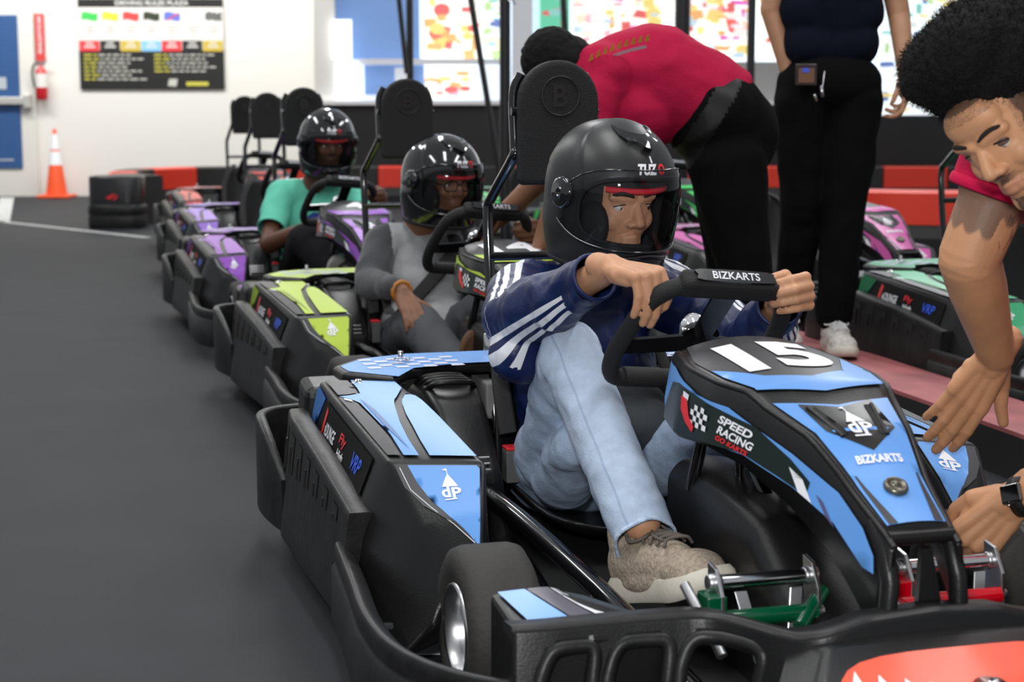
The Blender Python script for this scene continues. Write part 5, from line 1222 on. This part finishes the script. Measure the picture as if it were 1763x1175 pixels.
# ---- standing staff member
P5 = empty('person', (1.15, 5.98, .137), 0, 'standing person in navy t-shirt, black jeans and white sneakers on the divider kerb', 'person')
o5 = Vector((1.15, 5.98, 0)); L5 = lambda x, y, z: Vector((x, y, z))-o5-Vector((0, 0, .137))
HM = frame((-.1, -1, -.1), (0, 0, 1)); hc = L5(1.14, 5.96, 1.83)
W5 = L5(1.385, 5.90, 1.13)
pr = xf(HEAD, HM, hc, 1.0)+neck(HM, hc, L5(1.14, 6.02, 1.64))+[('c', L5(1.0, 6.0, 1.60), L5(1.28, 6.0, 1.60), .05, .05), ('c', L5(1.14, 6.01, 1.55), L5(1.14, 6.01, 1.15), .075, .075), ('c', L5(1.32, 6.0, 1.58), L5(1.375, 5.99, 1.34), .046, .040), ('c', L5(1.375, 5.99, 1.34), W5, .040, .028),
      ('c', L5(.965, 6.0, 1.58), L5(.925, 6.02, 1.36), .046, .040), ('c', L5(.925, 6.02, 1.36), L5(.99, 6.0, 1.14), .038, .03), ('c', L5(1.04, 6.0, 1.05), L5(1.05, 6.02, .66), .07, .05), ('c', L5(1.05, 6.02, .66), L5(1.04, 6.11, .25), .05, .035), ('c', L5(1.22, 6.0, 1.05), L5(1.195, 5.96, .66), .07, .05), ('c', L5(1.195, 5.96, .66), L5(1.165, 5.96, .25), .05, .035)]
pr += hand_prims(W5, (.02, -.1, -1), (-.35, -.9, 0), (1, -.4, 0), 1.0, [(15, 40, 30), (25, 45, 30), (35, 50, 30), (40, 50, 30)], 3, tdir=(-.45, -.35, -.8))+hand_prims(L5(1.0, 6.0, 1.14), (.3, 0, -1), (.6, -.8, 0), (-1, -.3, 0), .9)
body = blob('body', pr, .006, skin('light_tan_skin', (.46, .24, .14)), P5, 2)
eyes(body, HM, hc, (0, -1, -.2), 1.0); brows(body, HM, hc, 1, DKB)
blob('hair', xf([('e', (0, -.02, .055), (.084, .10, .082)), ('e', (0, -.06, .0), (.078, .06, .07))], HM, hc, 1.0), .007, HAIR, P5, 3, disp=folds(.004, 50))
NV2 = mat('dark_navy_cotton', (.004, .006, .014), .95, spec=.15, bump=.3, bscale=150)
blob('tee_shirt', [('c', L5(1.0, 6.0, 1.58), L5(1.28, 6.0, 1.58), .085, .085), ('e', L5(1.14, 6.0, 1.42), (.18, .12, .25)), ('c', L5(1.06, 6.0, 1.24), L5(1.21, 6.0, 1.24), .10, .10), ('c', L5(1.05, 6.0, 1.36), L5(1.22, 6.0, 1.36), .105, .105), ('c', L5(1.05, 6.0, 1.48), L5(1.22, 6.0, 1.48), .11, .11), ('c', L5(.98, 6.0, 1.58), L5(.945, 6.0, 1.50), .075, .06), ('c', L5(1.31, 6.0, 1.58), L5(1.35, 6.0, 1.50), .075, .06)], .009, NV2, P5, 6, disp=folds(.006, 9, (1, 1, 1), 81))
BJ = mat('black_jeans', (.0035, .0035, .004), .95, spec=.1, bump=.3, bscale=150)
blob('jeans', [('e', L5(1.135, 6.0, 1.10), (.185, .135, .12)), ('c', L5(1.045, 6.0, 1.04), L5(1.05, 6.02, .66), .108, .078), ('c', L5(1.05, 6.02, .66), L5(1.04, 6.11, .26), .076, .062), ('c', L5(1.22, 6.0, 1.04), L5(1.195, 5.96, .66), .11, .080), ('c', L5(1.195, 5.96, .66), L5(1.165, 5.95, .27), .078, .068)], .009, BJ, P5, 6, disp=folds(.008, 10, (1, 1, .8), 91))
WSH = mat('white_sneaker', (.50, .47, .44), .7, bump=.5, bscale=70, var=.25, vscale=60)
shoe(P5, frame((.02, -1, 0), (0, 0, 1)), L5(1.165, 6.02, .138), WSH, mat('off_white_sole', (.58, .54, .46), .6), mat('white_lace', (.6, .6, .6), .8), 1.12)
sh = shoe(P5, frame((-.1, -1, 0), (0, 0, 1)), L5(1.02, 6.12, .138), WSH, mat('sneaker_red', (.5, .03, .04), .6), mat('white_lace', (.6, .6, .6), .8), 1.08)
m = MB().box(tuple(L5(.99, 5.855, 1.09)), tuple(L5(1.065, 5.863, 1.165))); bd = m.obj('id_badge', mat('badge_clear_sleeve', (.03, .02, .02), .15), P5, bevel=.003)
m = MB(); a = L5(1.0, 5.853, 1.10); m.add([a, a+Vector((.055, 0, 0)), a+Vector((.055, 0, .05)), a+Vector((0, 0, .05))], [(0, 1, 2, 3)], 0); a = L5(1.012, 5.851, 1.135); m.add([a, a+Vector((.025, 0, 0)), a+Vector((.025, 0, .015)), a+Vector((0, 0, .015))], [(0, 1, 2, 3)], 1)
m.obj('badge_card', [mat('badge_brown', (.16, .07, .03), .4), mat('badge_blue', (.05, .10, .6), .4)], bd, fix=False)
m = MB().cyl(L5(1.085, 5.85, 1.05), L5(1.08, 5.85, 1.09), .006, 8); m.cyl(L5(1.065, 5.85, 1.035), L5(1.055, 5.845, 1.06), .005, 8); m.tube([L5(1.09, 5.85, 1.14), L5(1.085, 5.85, 1.09)], .002, 6); m.obj('key_bunch', CHR, P5)

# ---- crouching staff member at the right edge
P6 = empty('person', (1.30, 2.75, 0), 0, 'curly haired staff member in crimson shirt, tattooed arm, black watch', 'person')
o6 = Vector((1.30, 2.75, 0)); L6 = lambda x, y, z: Vector((x, y, z))-o6
HM = frame((-.60, -.58, -.55), (-.58, .02, .80)); hs = 1.0
hc = L6(.757, 2.54, .985)
S1, E1, Wr = L6(.855, 2.77, 1.0), L6(.772, 2.79, .755), L6(.872, 2.95, .565)
S2, E2, Wr2 = L6(1.18, 2.45, .86), L6(1.06, 2.55, .46), L6(.856, 2.745, .352)
hA = hand_prims(Wr, (-.40, .25, -.80), (.80, .0, -.45), (0, -1, .5), 1.16, [(8, 12, 8), (6, 10, 8), (6, 12, 8), (10, 14, 8)], 3, tdir=(.05, .15, -.9), tbend=-10)
hB = hand_prims(Wr2, (-.60, .12, -.70), (-.72, .1, .62), (0, -1, .35), 1.18, [(35, 25, 20), (45, 35, 25), (50, 35, 25), (52, 35, 25)], 4, tdir=(-.5, .6, -.6))
pr = xf(HEAD, HM, hc, hs)+neck(HM, hc, L6(.98, 2.64, .97), .055, .065)+[('c', S1, E1, .064, .052), ('e', S1.lerp(E1, .5), (.066, .060, .08)), ('c', E1, E1.lerp(Wr, .3), .052, .050), ('c', E1.lerp(Wr, .3), Wr, .050, .033), ('c', S2, E2, .055, .045), ('c', E2, Wr2, .048, .032),
      ('c', L6(1.0, 2.66, .9), L6(1.28, 2.75, .5), .10, .10), ('c', L6(1.25, 2.65, .42), L6(.98, 2.45, .48), .07, .055), ('c', L6(.98, 2.45, .48), L6(1.12, 2.5, .1), .05, .035), ('c', L6(1.3, 2.85, .42), L6(1.15, 3.05, .5), .07, .055), ('c', L6(1.15, 3.05, .5), L6(1.3, 3.0, .1), .05, .035)]
SK6 = skin('warm_tan_skin', (.60, .30, .155))
def tat(co):
    r_, t, d = segdist(co, S1, E1)
    return t+(0 if r_.length < .085 and (co-S1).length < .17 else 9)
tm = SK6
nt = tm.node_tree
SGN = 1
def tatline(co):
    r_, t, d = segdist(co, S1, E1)
    if r_.length > .11 or t > .97: return 9
    ref = (Vector((.3, -1, .1))-d*Vector((.3, -1, .1)).dot(d)).normalized(); sd = d.cross(ref); ang = math.atan2(r_.dot(sd), r_.dot(ref)); x = t; y = ang
    # clouds: distance to a scalloped edge
    edge = .66+.05*abs(math.sin(y*5.5))+.12*(1 if y*SGN > .1 else 0)
    return x-edge
def tatloop(co):
    r_, t, d = segdist(co, S1, E1)
    if r_.length > .11 or not .3 < t < .95: return 9
    ref = (Vector((.3, -1, .1))-d*Vector((.3, -1, .1)).dot(d)).normalized(); sd = d.cross(ref); ang = math.atan2(r_.dot(sd), r_.dot(ref))
    return abs(math.sin(ang*9+t*6)+math.sin(t*26)*.8) if .15 < -ang*SGN < .9 and .62 < t < .88 else 9
attr_mix(SK6, 'ink_cloud', -.9, -.0, (.10, .07, .06), .03, fac=.72)
attr_mix(SK6, 'ink_line', -1, .16, (.10, .06, .05), .1, fac=.7)
attr_mix(SK6, 'lip', .5, 2, (.45, .17, .12), .4, fac=.5)
attr_mix(SK6, 'stubble', .2, 2, (.05, .03, .025), .5, fac=.85)
HMi = HM.inverted()
def lipf(co):
    q = HMi @ (co-hc); return 1 if (abs(q.x) < .024 and q.y > .078 and -.080 < q.z < -.056) else 0
def stub(co):
    q = HMi @ (co-hc); n_ = .25*noise.noise(co*300)
    if q.y > .06 and abs(q.x) < .030 and -.056 < q.z < -.044: return .9*(1-abs(q.x)/.036)+n_
    if q.y > .05 and abs(q.x) < .018 and q.z < -.088: return .7+n_
    d_ = q.z-(.078+.0*q.x)-.02*abs(q.x)/.06
    if q.z > .055 or (abs(q.x) > .055 and q.z > -.03 and q.y < .055): return .8+n_ if q.z > .072 or abs(q.x) > .06 else .35+n_
    return 0
body = blob('body', pr+hA+hB, .003, SK6, P6, 3, fac=.45, attrs={'ink_cloud': tatline, 'ink_line': tatloop, 'lip': lipf, 'stubble': stub})
eyes(body, HM, hc, HM @ Vector((-.05, .75, -.7)), hs)
brows(body, HM, hc, hs, mat('dark_brow_hair', (.012, .008, .006), .85), .0030)
# upper lid skin
m = MB()
for sx in (-1, 1): m.ell(hc+HM @ (Vector((sx*.0315, .0709, .0018))*hs), (.0134*hs, .0134*hs, .0104*hs), n=18, Rm=HM)
m.obj('eyelid', SK6, body)
m = MB()
for i in range(9): pass
hd = folds(.005, 16, (1, 1, 1), 5)
hp = xf([('e', (0, -.045, .090), (.112, .115, .100)), ('e', (0, .012, .130), (.092, .075, .065)), ('e', (-.02, -.09, .04), (.10, .085, .10)), ('e', (.02, .035, .13), (.06, .05, .045))], HM, hc, hs)
hair = blob('hair', hp, .004, HAIR, P6, 3, disp=lambda c, n: hd(c, n)+.003*noise.noise(c*90)+.0025*noise.noise(c*220))
# short coils that break up the outline
rnd = random.Random(4); hv = hair.data.vertices; m = MB()
for i in range(9000):
    v = hv[rnd.randrange(len(hv))]; n_ = (v.normal+Vector((rnd.uniform(-1, 1), rnd.uniform(-1, 1), rnd.uniform(-1, 1)))*.8).normalized(); L_ = rnd.uniform(.004, .013)
    t_ = n_.cross(Vector((rnd.uniform(-1, 1), rnd.uniform(-1, 1), rnd.uniform(-1, 1)))).normalized(); a_ = v.co.copy(); w_ = .0005
    b_ = a_+n_*L_*.6+t_*L_*.25; c_ = a_+n_*L_; m.add([a_-t_*w_, a_+t_*w_, b_+t_*w_, b_-t_*w_], [(0, 1, 2, 3)]); m.add([b_-t_*w_, b_+t_*w_, c_], [(0, 1, 2)])
m.obj('curly_hair_ends', HAIR, hair, fix=False)['kind'] = 'stuff'
CR6 = mat('crimson_cotton_front', (.56, .006, .06), .85, bump=.3, bscale=150, spec=.2)
blob('polo_shirt', [('c', S1, S1.lerp(E1, .50), .080, .076), ('c', L6(.90, 2.75, .98), L6(1.15, 2.5, .92), .085, .085), ('c', L6(1.03, 2.66, .84), L6(1.28, 2.75, .52), .15, .15), ('c', L6(1.15, 2.47, .86), S2.lerp(E2, .5), .08, .07)], .006, CR6, P6, 5, disp=folds(.005, 10, (1, 1, 1), 11), cuts=[(S1.lerp(E1, .54), E1-S1, .12)])
d_ = (E1-S1).normalized(); x_, y_, _ = basis(d_)
m = MB().tube([S1.lerp(E1, .54)+(x_*math.cos(q)+y_*math.sin(q))*.077 for q in (2*math.pi*k/48 for k in range(48))], .004, 8, True, flat=2.5); m.obj('sleeve_cuff', CR6, P6)
blob('trousers', [('e', L6(1.3, 2.75, .42), (.17, .17, .14)), ('c', L6(1.27, 2.66, .42), L6(.99, 2.45, .48), .10, .075), ('c', L6(.99, 2.45, .48), L6(1.12, 2.5, .1), .07, .055), ('c', L6(1.3, 2.85, .42), L6(1.15, 3.06, .5), .1, .075), ('c', L6(1.15, 3.06, .5), L6(1.3, 3.02, .1), .07, .055)], .01, BKT2, P6, 5, disp=folds(.006, 10, (1, 1, 1), 13))
shoe(P6, frame((-.8, -.3, 0), (0, 0, 1)), L6(1.16, 2.5, 0), BKT2, BLK, None, 1.05, lowvox=.009); shoe(P6, frame((-.8, .2, 0), (0, 0, 1)), L6(1.34, 3.02, 0), BKT2, BLK, None, 1.05, lowvox=.009)
# watch
ax_ = (Wr2-E2).normalized(); wc = Wr2-ax_*.012; out = Vector((-.25, -1, .45)); out = (out-ax_*out.dot(ax_)).normalized(); sd = ax_.cross(out)
m = MB().tube([wc+(out*math.cos(q)+sd*math.sin(q))*.0345 for q in (2*math.pi*k/40 for k in range(40))], .0022, 8, True, flat=5.5, up=None)
rows = []
for k in range(41):
    q = 2*math.pi*k/40; rows.append([wc+ax_*a+(out*math.cos(q)+sd*math.sin(q))*r_ for a, r_ in ((-.012, .0325), (-.012, .0355), (.012, .0355), (.012, .0325))])
wt = MB().grid(rows, 0, True, cv=True).obj('wrist_watch', mat('watch_strap', (.012, .012, .013), .5), P6)
Mw = Matrix((ax_, sd, out)).transposed().to_4x4(); Mw.translation = wc+out*.036
MB().box((-.019, -.0165, -.004), (.019, .0165, .007), M=Mw).obj('watch_case', mat('watch_steel', (.25, .25, .26), .2, .9), wt, bevel=.005, seg=3)
MB().box((-.0165, -.014, .0065), (.0165, .014, .0085), M=Mw).obj('watch_face', mat('watch_glass', (.003, .003, .004), .05, coat=1), wt, bevel=.0035, seg=3)
MB().cyl(Mw @ Vector((.008, -.0165, .001)), Mw @ Vector((.008, -.0195, .001)), .0035, 12).obj('watch_crown', CHR, wt)
